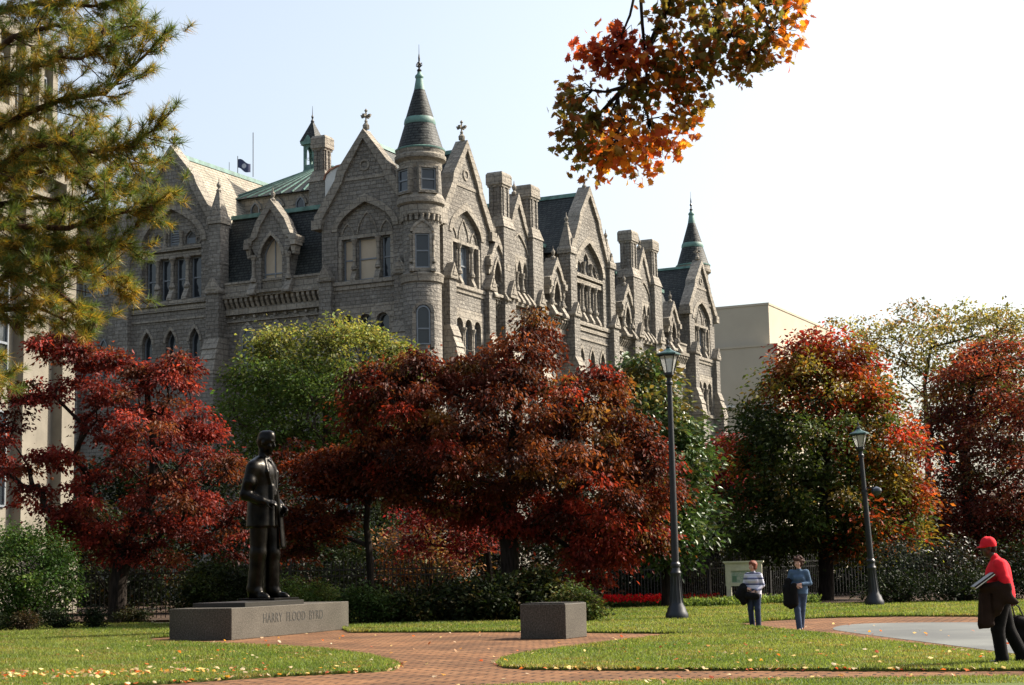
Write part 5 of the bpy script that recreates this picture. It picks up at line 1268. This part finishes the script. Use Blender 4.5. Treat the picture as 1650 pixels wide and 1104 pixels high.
# unseen trees added around the viewpoint to cut sky light on camera-facing sides
def sky_block_tree(x, y, h, seed, label):
    rng = np.random.default_rng(seed); root = thing('sky_block_tree', label, 'tree', (x, y, 0), 0, 'added trees blocking sky light')
    MB().tube([(0, 0, -.2), (.1, 0, h * .25), (-.1, .1, h * .6), (0, 0, h * .9)], [.5, .4, .25, .08], 9).build('trunk', M['bark'], root, smooth=True)
    n = 2600; q = nrm(rng.normal(0, 1, (n, 3))) * rng.uniform(.45, 1, (n, 1)); C = q * np.array([h * .42, h * .42, h * .40]) + np.array([0, 0, h * .58])
    leafcloud('crown', C, rng.normal(0, 1, (n, 3)), nrm(rng.normal(0, 1, (n, 3))), rng.uniform(.7, 1.3, n), 'oval', np.array([(.05, .06, .02)]) * rng.uniform(.5, 1.5, (n, 1)), M['leaf_dark'], root)
for i, (x, y, h) in enumerate([(-20, -6, 20), (-10, -14, 23), (1, -18, 24), (12, -15, 22), (24, -8, 20), (-30, 8, 20), (-38, 26, 18)]):
    sky_block_tree(x, y, h, 200 + i, 'tall green tree added out of frame behind the viewpoint to block sky light')
# ------------------------------------------------------------------ FIGURES: smooth-blended volumes meshed as one surface
def surfnet(S, org, h):
    neg = S < 0; nx, ny, nz = S.shape; acc = np.zeros((nx - 1, ny - 1, nz - 1, 3)); cnt = np.zeros((nx - 1, ny - 1, nz - 1))
    cr = [(i, j, k) for i in (0, 1) for j in (0, 1) for k in (0, 1)]
    sub = lambda A, c: A[c[0]:nx - 1 + c[0], c[1]:ny - 1 + c[1], c[2]:nz - 1 + c[2]]
    for c in cr:
        for ax in range(3):
            if c[ax]: continue
            d = list(c); d[ax] = 1; a = sub(S, c); b = sub(S, d); m = (a < 0) != (b < 0); t = np.where(m, a / np.where(m, a - b, 1), 0)
            for q in range(3): acc[..., q] += m * (c[q] + (t if q == ax else 0))
            cnt += m
    mask = cnt > 0; idx = -np.ones(mask.shape, int); idx[mask] = np.arange(mask.sum())
    I = np.argwhere(mask); V = (I + acc[mask] / cnt[mask][:, None]) * h + org
    F = []
    for ax in range(3):
        b, c = [(1, 2), (2, 0), (0, 1)][ax]; s0 = [slice(1, -1)] * 3; s0[ax] = slice(0, -1); s1 = list(s0); s1[ax] = slice(1, None)
        a0 = neg[tuple(s0)]; a1 = neg[tuple(s1)]; E = np.argwhere(a0 != a1); fl = a0[a0 != a1]
        o = np.array([1, 1, 1]); o[ax] = 0; E = E + o
        db = np.zeros(3, int); db[b] = 1; dc = np.zeros(3, int); dc[c] = 1
        g = lambda Q: idx[Q[:, 0], Q[:, 1], Q[:, 2]]
        q = np.stack([g(E - db - dc), g(E - dc), g(E), g(E - db)], 1); q[~fl] = q[~fl][:, ::-1]; F.append(q)
    F = np.concatenate(F); F = F[(F >= 0).all(1)]
    return V, F
class Fig:
    def __init__(self, lo, hi, h): self.lo = np.array(lo, float); self.h = h; self.n = np.ceil((np.array(hi) - self.lo) / h).astype(int) + 1; self.S = np.full(self.n, .3)
    def _blk(self, mn, mx, m=.09):
        a = np.clip(((np.array(mn) - m - self.lo) / self.h).astype(int), 0, self.n - 1); b = np.clip(((np.array(mx) + m - self.lo) / self.h).astype(int) + 2, 1, self.n)
        sl = tuple(slice(x, y) for x, y in zip(a, b)); G = np.meshgrid(*[self.lo[i] + self.h * np.arange(a[i], b[i]) for i in range(3)], indexing='ij'); return sl, np.stack(G, -1)
    def _mix(self, sl, d, k, cut):
        A = self.S[sl]
        if cut: d = -d; hh = np.maximum(k - abs(A - d), 0) / k; self.S[sl] = np.maximum(A, d) + hh * hh * k / 4
        else: hh = np.maximum(k - abs(A - d), 0) / k; self.S[sl] = np.minimum(A, d) - hh * hh * k / 4
    def cone(self, a, b, ra, rb=None, k=.03, sc=(1, 1, 1), cut=False):
        rb = ra if rb is None else rb; a = np.array(a, float); b = np.array(b, float); sc = np.array(sc, float); r = max(ra, rb) * sc.max()
        sl, P = self._blk(np.minimum(a, b) - r, np.maximum(a, b) + r); q = (P - a) / sc; ba = (b - a) / sc
        t = np.clip((q @ ba) / (ba @ ba + 1e-9), 0, 1); d = (np.linalg.norm(q - t[..., None] * ba, axis=-1) - (ra + (rb - ra) * t)) * sc.min(); self._mix(sl, d, k, cut); return self
    def ell(self, c, r, k=.02, cut=False, rot=None):
        c = np.array(c, float); r = np.array(r, float); sl, P = self._blk(c - r.max(), c + r.max()); q = P - c
        if rot is not None: q = q @ np.array(Matrix.Rotation(rot[1], 3, rot[0]))
        k0 = np.linalg.norm(q / r, axis=-1); k1 = np.linalg.norm(q / (r * r), axis=-1) + 1e-6; self._mix(sl, k0 * (k0 - 1) / k1, k, cut); return self
    def build(self, name, m, parent):
        V, F = surfnet(self.S, self.lo, self.h)
        me = bpy.data.meshes.new(name); me.from_pydata(V.tolist(), [], F.tolist()); me.materials.append(m)
        bm = bmesh.new(); bm.from_mesh(me)
        for _ in range(1): bmesh.ops.smooth_vert(bm, verts=bm.verts, factor=.4, use_axis_x=True, use_axis_y=True, use_axis_z=True)
        bm.to_mesh(me); bm.free(); me.polygons.foreach_set('use_smooth', [True] * len(me.polygons))
        o = bpy.data.objects.new(name, me); return link(o, parent)
LO, HI = (-.62, -.5, -.03), (.6, .5, 1.92)
def V3(*a): return np.array(a, float)
def head(f, c, fwd=(1, 0), nod=0., k=.02, fem=False):
    """face looks along fwd; c is the head centre"""
    c = np.array(c, float); F_ = V3(fwd[0] * cos(nod), fwd[1] * cos(nod), -sin(nod)); F_ /= np.linalg.norm(F_); L_ = np.cross((0, 0, 1), F_); L_ /= np.linalg.norm(L_); U_ = np.cross(F_, L_)
    w = lambda x, y, z: c + F_ * x + L_ * y + U_ * z
    s = .93 if fem else 1
    f.cone(w(-.02, 0, .035), w(.012, 0, .03), .083 * s, .079 * s, k); f.cone(w(.02, 0, -.02), w(.042, 0, -.085), .062 * s, .034 * s, .03)
    f.cone(w(.05, .025, -.05), w(.05, -.025, -.05), .036, .036, .02)
    for sg in (-1, 1):
        f.ell(w(.083, sg * .033, .012), (.014, .018, .011), .008, True); f.ell(w(.073, sg * .032, .011), (.013, .013, .013), .004); f.ell(w(-.005, sg * .082, -.005), (.018, .010, .032), .006)
        f.ell(w(.06, sg * .045, -.03), (.026, .022, .022), .02); f.cone(w(.086, sg * .015, .032), w(.078, sg * .05, .034), .008, .007, .01)
    f.cone(w(.092, 0, .015), w(.108, 0, -.022), .009, .013, .012); f.cone(w(.098, 0, -.024), w(.086, 0, -.03), .013, .013, .01)
    f.cone(w(.082, .02, -.056), w(.082, -.02, -.056), .008, .008, .006); f.cone(w(.078, .018, -.066), w(.078, -.018, -.066), .009, .009, .006); f.ell(w(.07, 0, -.09), (.02, .024, .018), .012)
    return w
def hand(f, wr, d, palm, r=.0085, curl=.7, side=1, L=.17):
    """wrist, direction of the hand, direction the palm faces; five separate fingers, thumb leaving the side"""
    wr = np.array(wr, float); d = np.array(d, float); d /= np.linalg.norm(d); n = np.array(palm, float); n -= d * (n @ d); n /= np.linalg.norm(n); s = np.cross(d, n) * side
    f.cone(wr, wr + d * .04, .026, .026, .02)
    for j in (-.027, -.009, .009, .026): f.cone(wr + d * .025 + s * j * .6, wr + d * .088 + s * j, .016, .0125, .012)
    for j, l in zip((.028, .0095, -.0095, -.028), (.066, .076, .072, .056)):
        p = wr + d * .09 + s * j; a = curl * .45; q = p + (d * cos(a) + n * sin(a)) * l * .42; a2 = curl * 1.2; q2 = q + (d * cos(a2) + n * sin(a2)) * l * .32; a3 = curl * 1.8; q3 = q2 + (d * cos(a3) + n * sin(a3)) * l * .28
        f.cone(p - d * .012, q, r * 1.08, r, .003); f.cone(q, q2, r, r * .92, .003); f.cone(q2, q3, r * .92, r * .75, .003)
    t0 = wr + d * .03 + s * .026; t1 = t0 + (d * .6 + s * .65 + n * .45) * .036; t2 = t1 + (d * .85 + s * .1 + n * .5) * .034; t3 = t2 + (d * .9 + n * .3) * .024
    f.cone(t0, t1, .015, .0115, .008); f.cone(t1, t2, .0115, .0095, .003); f.cone(t2, t3, .0095, .0075, .003)

# bronze statue -------------------------------------------------------------
st_p = None
zs = ht + .11; sp_ = gp(424, 967, zs); Hs = 268 * sp_.y / FPX
stat = thing('bronze_statue', 'dark bronze statue of a standing man in an open suit jacket, on the granite plinth', 'statue', sp_, radians(-22)); stat.scale = (Hs / 1.80 * .97, Hs / 1.80 * .95, Hs / 1.80)
f = Fig(LO, HI, .0085)
f.cone((0, 0, .97), (-.01, 0, 1.10), .165, .160, .05, (.85, 1.12, 1)); f.cone((-.01, 0, 1.10), (-.005, 0, 1.33), .160, .172, .05, (.85, 1.15, 1))
f.cone((-.02, -.14, 1.42), (-.02, .14, 1.42), .084, .084, .07); f.cone((-.015, -.06, 1.47), (-.015, .06, 1.47), .06, .06, .06)
for y in (-.09, .09): f.cone((0, y, 1.0), (.0, y * 1.15, .74), .125, .132, .03, (1.1, .85, 1))       # jacket skirt
f.cone((-.03, 0, .98), (-.06, 0, .74), .13, .12, .03, (.8, 1.4, 1))
f.cone((.13, -.05, 1.2), (.16, -.08, .74), .035, .035, .015); f.cone((.12, .07, 1.2), (.15, .13, .74), .03, .035, .015)
f.ell((.16, .02, .90), (.09, .03, .22), .015, True); f.ell((0, 0, .66), (.5, .5, .125), .008, True)
hp = [(-.04, -.10), (.05, .10)]
for i, (x, y) in enumerate(hp):       # trousers breaking over shoes
    f.cone((0, y * .9, .90), (x * .6 + .02, y, .50), .112, .092, .012, (1.0, .95, 1)); f.cone((x * .6 + .02, y, .50), (x - .01, y * 1.05, .10), .090, .082, .03)
    f.cone((x + .045, y * 1.02, .80), (x + .05, y * 1.1, .12), .042, .038, .02); f.cone((x - .02, y * 1.05, .13), (x + .03, y * 1.1, .085), .078, .072, .012)
    f.cone((x + .02, y * .8, .56), (x + .05, y * 1.2, .46), .035, .03, .04)
    f.cone((x - .03, y * 1.1, .045), (x + .14, y * 1.35, .035), .048, .044, .02); f.cone((x + .10, y * 1.3, .03), (x + .175, y * 1.42, .022), .043, .032, .02)
for sg in (-1, 1):   # lapels and tie
    f.cone((.055, sg * .06, 1.50), (.115, sg * .105, 1.36), .022, .022, .012, (1, 1, 1)); f.cone((.115, sg * .105, 1.36), (.15, sg * .02, 1.10), .024, .014, .012)
    f.cone((.03, sg * .055, 1.525), (.085, sg * .02, 1.49), .02, .015, .01)
f.cone((.095, 0, 1.475), (.145, 0, 1.12), .018, .026, .008)
f.cone((-.01, 0, 1.46), (.01, 0, 1.60), .062, .056, .03)
w = head(f, (.045, 0, 1.68), (1, .06), .2)
f.cone(w(-.035, 0, .055), w(.02, 0, .075), .078, .066, .02); f.cone(w(-.07, 0, .0), w(-.05, 0, -.03), .05, .05, .03); f.cone(w(.02, .03, .095), w(.06, -.02, .085), .022, .018, .015)
f.cone((-.02, -.200, 1.40), (-.08, -.255, 1.12), .075, .060, .04); f.cone((-.08, -.255, 1.12), (.10, -.225, 1.045), .058, .044, .03); f.cone((.08, -.23, 1.05), (.115, -.22, 1.045), .047, .047, .008); f.cone((.12, -.215, 1.04), (.14, -.205, 1.04), .034, .034, .01)
f.cone((-.03, -.245, 1.25), (-.06, -.235, 1.2), .07, .06, .03)
hand(f, (.13, -.205, 1.04), (.9, .42, -.12), (0, .55, -.75), .0115, .55, -1)
f.cone((-.02, .205, 1.40), (-.04, .265, 1.12), .073, .06, .04); f.cone((-.04, .265, 1.12), (.13, .17, 1.0), .058, .044, .03); hand(f, (.15, .165, .985), (.75, -.3, -.45), (0, -.7, -.3), .0115, .9, 1)
f.cone((.15, .12, .98), (.185, .13, .56), .014, .018, .01, (1, 3, 1))
f.build('figure', M['bronze'], stat)
MB().box(-.16, .30, -.28, .28, -.0, .022).build('bronze_base', M['bronze'], stat, bevel=.004)

# man in red ----------------------------------------------------------------
mb_ = gp(1619, 1072); man = thing('person', 'man in a red cap and red shirt walking left, brown coat over his arm', 'person', mb_, radians(176))
man.scale = (1.05,) * 3
J = dict(hipL=(0, .10, .92), knL=(.09, .105, .50), anL=(.055, .10, .085), hipR=(-.02, -.10, .92), knR=(-.10, -.1, .50), anR=(-.27, -.1, .11), shL=(.03, .20, 1.41), elL=(-.02, .28, 1.13), wrL=(.20, .24, 1.07), shR=(.0, -.2, 1.41), elR=(-.12, -.28, 1.15), wrR=(-.20, -.27, .93))
def limbs(f, J, s=1.):
    for q in 'LR':
        f.cone(J['hip' + q], J['kn' + q], .085 * s, .055 * s, .04); f.cone(J['kn' + q], J['an' + q], .055 * s, .038 * s, .02); a = np.array(J['an' + q]); f.cone(a - (.01, 0, .035), a + np.array(J.get('toe' + q, (.15, .02, -.055))), .034, .028, .02)
        f.cone(J['sh' + q], J['el' + q], .05 * s, .038 * s, .03); f.cone(J['el' + q], J['wr' + q], .038 * s, .026 * s, .02)
f = Fig(LO, HI, .0085); limbs(f, {**J, 'toeR': (.09, 0, -.11)})
f.cone((0, 0, .95), (.04, 0, 1.25), .13, .13, .05, (.8, 1.15, 1)); f.cone((.04, -.13, 1.40), (.04, .13, 1.40), .07, .07, .06); f.cone((.05, 0, 1.42), (.10, 0, 1.55), .058, .054, .03)
w = head(f, (.135, 0, 1.64), (1, 0), .18); hand(f, J['wrL'], (.85, -.3, -.1), (0, -.3, -.9), .0095, .8, 1); hand(f, J['wrR'], (-.15, .05, -1), (.3, 1, 0), .0095, 1.2, -1)
f.build('body', M['skin_dark'], man)
f = Fig(LO, HI, .009); f.cone((-.02, 0, 1.0), (.02, 0, 1.27), .175, .185, .05, (.95, 1.12, 1)); f.cone((.02, -.155, 1.40), (.02, .155, 1.40), .088, .088, .07); f.cone((-.02, 0, 1.32), (-.02, 0, 1.36), .12, .12, .05); f.cone((-.025, 0, .90), (-.02, 0, 1.02), .172, .175, .04, (.95, 1.1, 1)); f.cone((.05, 0, 1.47), (.065, 0, 1.50), .075, .068, .02)
f.cone((.03, .20, 1.40), (-.005, .272, 1.17), .085, .085, .04); f.cone((.0, -.20, 1.40), (-.09, -.27, 1.2), .085, .083, .04); f.cone((-.01, .27, 1.19), (-.015, .275, 1.15), .088, .084, .01)
f.cone((-.10, .05, 1.25), (-.13, .03, .95), .05, .05, .03); f.cone((-.08, -.06, 1.3), (-.12, -.05, .95), .045, .05, .02); f.ell((0, 0, .80), (.3, .3, .075), .01, True)
f.build('shirt', M['red_cloth'], man)
f = Fig(LO, HI, .009)
f.cone((0, 0, .93), (0, 0, 1.0), .14, .14, .04, (.9, 1.1, 1))
for q, (dx) in (('L', .02), ('R', -.01)):
    f.cone(J['hip' + q], J['kn' + q], .115, .095, .04); a = np.array(J['an' + q]); f.cone(J['kn' + q], a + (-.005, 0, .02), .094, .088, .02); f.cone(a + (-.01, 0, .03), a + (.01, 0, -.02), .09, .088, .01)
f.build('trousers', M['black_cloth'], man)
for q, t in (('L', (.17, .02, -.05)), ('R', (.10, 0, -.12))):
    f = Fig(LO, HI, .009); a = np.array(J['an' + q]); f.cone(a + (-.03, 0, -.04), a + np.array(t) * (1, 1, .95), .043, .036, .02); f.cone(a + (0, 0, .0), a + (.04, .01, -.03), .045, .04, .02); f.build('shoe', M['leather'], man)
f = Fig(LO, HI, .008); f.cone(w(-.025, 0, .045), w(.01, 0, .05), .100, .094, .02); f.cone(w(-.03, 0, .07), w(.01, 0, .085), .085, .075, .02); f.ell(w(.0, 0, -.065), (.2, .2, .088), .01, True)
f.cone(w(.10, -.035, .028), w(.10, .035, .028), .04, .04, .02, (1.5, 1, .26)); f.cone(w(.05, -.03, .04), w(.05, .03, .04), .05, .05, .02, (1, 1, .4)); f.cone(w(-.01, 0, .155), w(-.01, 0, .16), .012, .01, .01)
f.build('cap', M['red_cloth'], man)
f = Fig(LO, HI, .009); f.cone(w(-.055, 0, .0), w(-.05, 0, -.035), .062, .055, .02, (1, 1.25, 1)); f.build('hair', M['hair_black'], man)
def at_person(name, label, cat, P): o = thing(name, label, cat, P.location, P.rotation_euler.z); o.scale = P.scale; return o
c_ = at_person('draped_coat', 'dark brown coat hanging over the forearm of the man in red', 'coat', man)
f = Fig((-.4, -.2, .3), (.6, .6, 1.4), .009)
f.cone((.24, .25, 1.08), (.27, .27, .58), .03, .05, .03, (2.2, 1, 1)); f.cone((.30, .25, 1.0), (.32, .27, .53), .03, .035, .03, (1.9, .9, 1)); f.cone((-.02, .29, 1.12), (.28, .25, 1.08), .072, .062, .03)
f.cone((.10, .31, 1.08), (-.10, .33, .88), .05, .04, .03, (1.9, .7, 1)); f.cone((.0, .31, 1.06), (.12, .3, .80), .055, .05, .04, (1.6, .7, 1)); f.cone((.16, .28, 1.0), (.14, .26, .74), .05, .05, .04, (1.5, .8, 1)); f.ell((.29, .27, .47), (.14, .12, .055), .008, True)
f.cone((.19, .30, 1.0), (.20, .315, .62), .012, .012, .02, cut=True); f.cone((.34, .29, 1.0), (.35, .31, .6), .01, .012, .02)
f.build('coat_cloth', M['brown_cloth'], c_)
fo = at_person('folder', 'black folder with a white paper edge carried under the arm of the man in red', 'folder', man)
fr = lambda s, n, z: (.30 + s * .82 - z * .57, .17 + n, 1.19 - s * .57 - z * .82)
b = MB(fr); b.box(-.17, .17, -.02, .26, -.012, .012); b.box(-.17, .17, -.02, .26, .022, .034); b.box(-.17, .17, -.02, -.008, -.012, .034); b.build('cover', M['leather'], fo); b = MB(fr); b.box(-.165, .165, -.005, .275, .012, .022); b.build('paper', M['paper'], fo)
bg_ = at_person('shoulder_bag', 'black bag carried low in the trailing hand of the man in red', 'bag', man)
f = Fig((-.75, -.5, .1), (0, 0, 1.1), .01)
f.cone((-.28, -.29, .58), (-.48, -.29, .50), .10, .11, .03, (1, .75, 1)); f.cone((-.28, -.29, .40), (-.50, -.29, .30), .10, .11, .04, (1, .75, 1)); f.cone((-.24, -.29, .36), (-.33, -.29, .2), .04, .015, .03)
f.build('bag_body', M['black_cloth'], bg_); MB().tube([(-.24, -.29, .66), (-.215, -.27, .78), (-.20, -.265, .835), (-.24, -.265, .845), (-.30, -.27, .80), (-.36, -.29, .66)], .012, 6).build('handle', M['leather'], bg_, smooth=True)

# women ---------------------------------------------------------------------
def woman(px, py, ang, H, label, J, top, bottom, hair, curly, look, seed):
    b0 = gp(px, py); P = thing('person', label, 'person', b0, ang); P.scale = (H / 1.66,) * 3
    f = Fig(LO, HI, .0095); limbs(f, J, .92); f.cone((0, 0, .90), (.0, 0, 1.16), .135, .115, .05, (.8, 1.15, 1)); f.cone((0, -.10, 1.29), (0, .10, 1.29), .062, .062, .06); f.cone((0, 0, 1.3), (.02, 0, 1.43), .048, .044, .03)
    w = head(f, (.035, 0, 1.52), look, .02, fem=True)
    for q, sd in (('L', 1), ('R', -1)): hand(f, J['wr' + q], (.25, -sd * .9, -.15), (-.6, 0, -.5), .009, .7, sd)
    f.build('body', M['skin'], P)
    f = Fig(LO, HI, .0095); f.cone((0, 0, .93), (0, 0, 1.16), .162, .142, .05, (.85, 1.12, 1)); f.cone((0, -.12, 1.29), (0, .12, 1.29), .076, .076, .07); f.cone((.08, -.07, 1.17), (.08, .07, 1.17), .07, .07, .04); f.cone((0, 0, .84), (0, 0, .95), .168, .162, .03, (.85, 1.12, 1)); f.cone((0, 0, 1.34), (.01, 0, 1.37), .06, .056, .02)
    for q in 'LR': wr = np.array(J['wr' + q]); el = np.array(J['el' + q]); f.cone(J['sh' + q], el, .068, .055, .04); f.cone(el, el + (wr - el) * .9, .055, .042, .02)
    f.ell((0, 0, .755), (.3, .3, .07), .01, True); f.build('sweater', top, P)
    f = Fig(LO, HI, .0095); f.cone((0, 0, .86), (0, 0, .95), .145, .135, .04, (.9, 1.12, 1))
    for q in 'LR': a = np.array(J['an' + q]); f.cone(J['hip' + q], J['kn' + q], .10, .075, .04); f.cone(J['kn' + q], a + (0, 0, -.01), .074, .066, .02)
    f.build('trousers', bottom, P)
    for q in 'LR': a = np.array(J['an' + q]); f = Fig(LO, HI, .0095); f.cone(a + (-.03, 0, -.035), a + (.13, .015, -.05), .036, .03, .02); f.build('shoe', M['leather'], P)
    f = Fig(LO, HI, .0095); f.cone(w(-.03, 0, .05), w(.0, 0, .055), .097, .09, .02); f.cone(w(-.05, 0, -.03), w(-.045, 0, .02), .075, .09, .03)
    for sg in (-1, 1): f.cone(w(-.01, sg * .07, .04), w(.0, sg * .075, -.045), .04, .03, .02)
    f.cone(w(.055, -.03, .085), w(.05, .04, .085), .032, .03, .02)
    if curly:
        rg = np.random.default_rng(seed)
        for _ in range(60):
            d = nrm(rg.normal(0, 1, (1, 3)))[0]; d[0] = min(d[0], .35)
            if d[2] < -.6: continue
            f.ell(w(-.03 + d[0] * .11, d[1] * .115, .045 + d[2] * .115), (.026,) * 3, .012)
    f.build('hair', hair, P); return P
J1 = dict(hipL=(0, .085, .86), knL=(.05, .09, .47), anL=(.03, .095, .075), hipR=(0, -.085, .86), knR=(.03, -.09, .47), anR=(-.07, -.09, .075), shL=(0, .165, 1.29), elL=(-.01, .225, 1.05), wrL=(.17, .10, .90), shR=(0, -.165, 1.29), elR=(.0, -.235, 1.05), wrR=(.17, -.16, .98))
w1 = woman(1217, 1012, radians(-112), 1.64, 'woman with short auburn hair in a white and navy striped jumper, beside the noticeboard', J1, M['striped'], M['navy'], M['hair_red'], False, (.85, -.5), 1)
J2 = dict(hipL=(0, .085, .88), knL=(-.04, .04, .48), anL=(-.16, -.01, .09), hipR=(0, -.085, .88), knR=(.09, -.06, .48), anR=(.08, -.03, .075), shL=(0, .17, 1.31), elL=(-.01, .235, 1.06), wrL=(.18, .06, 1.04), shR=(0, -.17, 1.31), elR=(.02, -.235, 1.07), wrR=(.18, -.06, 1.02))
w2 = woman(1291, 1016, radians(-105), 1.70, 'woman with curly dark hair in a blue sweater and jeans, holding a black jacket', J2, M['blue_knit'], M['denim'], M['hair_brown'], True, (.95, -.25), 2)
o = at_person('draped_jacket', 'black jacket bundled on the arm of the woman in stripes', 'jacket', w1)
f = Fig((-.3, -.6, .4), (.5, .3, 1.3), .01); f.cone((.08, -.25, 1.02), (.12, -.35, .82), .09, .11, .05); f.cone((.15, -.18, .95), (.13, -.2, .66), .09, .07, .05); f.cone((.12, -.33, .85), (.12, -.25, .62), .09, .06, .04); f.build('jacket_cloth', M['black_cloth'], o)
o = at_person('handbag', 'dark handbag held in front of the woman in stripes', 'handbag', w1)
f = Fig((-.1, -.4, .4), (.6, .5, 1.3), .01); f.cone((.21, -.10, .80), (.21, .12, .78), .085, .085, .03, (.7, 1, 1)); f.build('bag_body', M['black_cloth'], o); MB().tube([(.2, .10, .85), (.21, .1, .93), (.2, .03, .96), (.2, -.08, .93), (.2, -.12, .86)], .01, 5).build('handle', M['leather'], o)
o = at_person('draped_jacket', 'long black jacket hanging over the folded arms of the woman in blue', 'jacket', w2)
f = Fig((-.3, -.6, .3), (.5, .3, 1.4), .01); f.cone((.10, -.24, 1.12), (.14, -.27, .62), .07, .08, .05, (1, 1.2, 1)); f.cone((.2, -.10, 1.03), (.16, -.12, .62), .055, .09, .05, (1, 1.2, 1)); f.cone((.12, -.30, .95), (.12, -.2, .56), .08, .08, .05); f.build('jacket_cloth', M['black_cloth'], o)
print('faces', sum(len(o.data.polygons) for o in bpy.data.objects if o.type == 'MESH'))
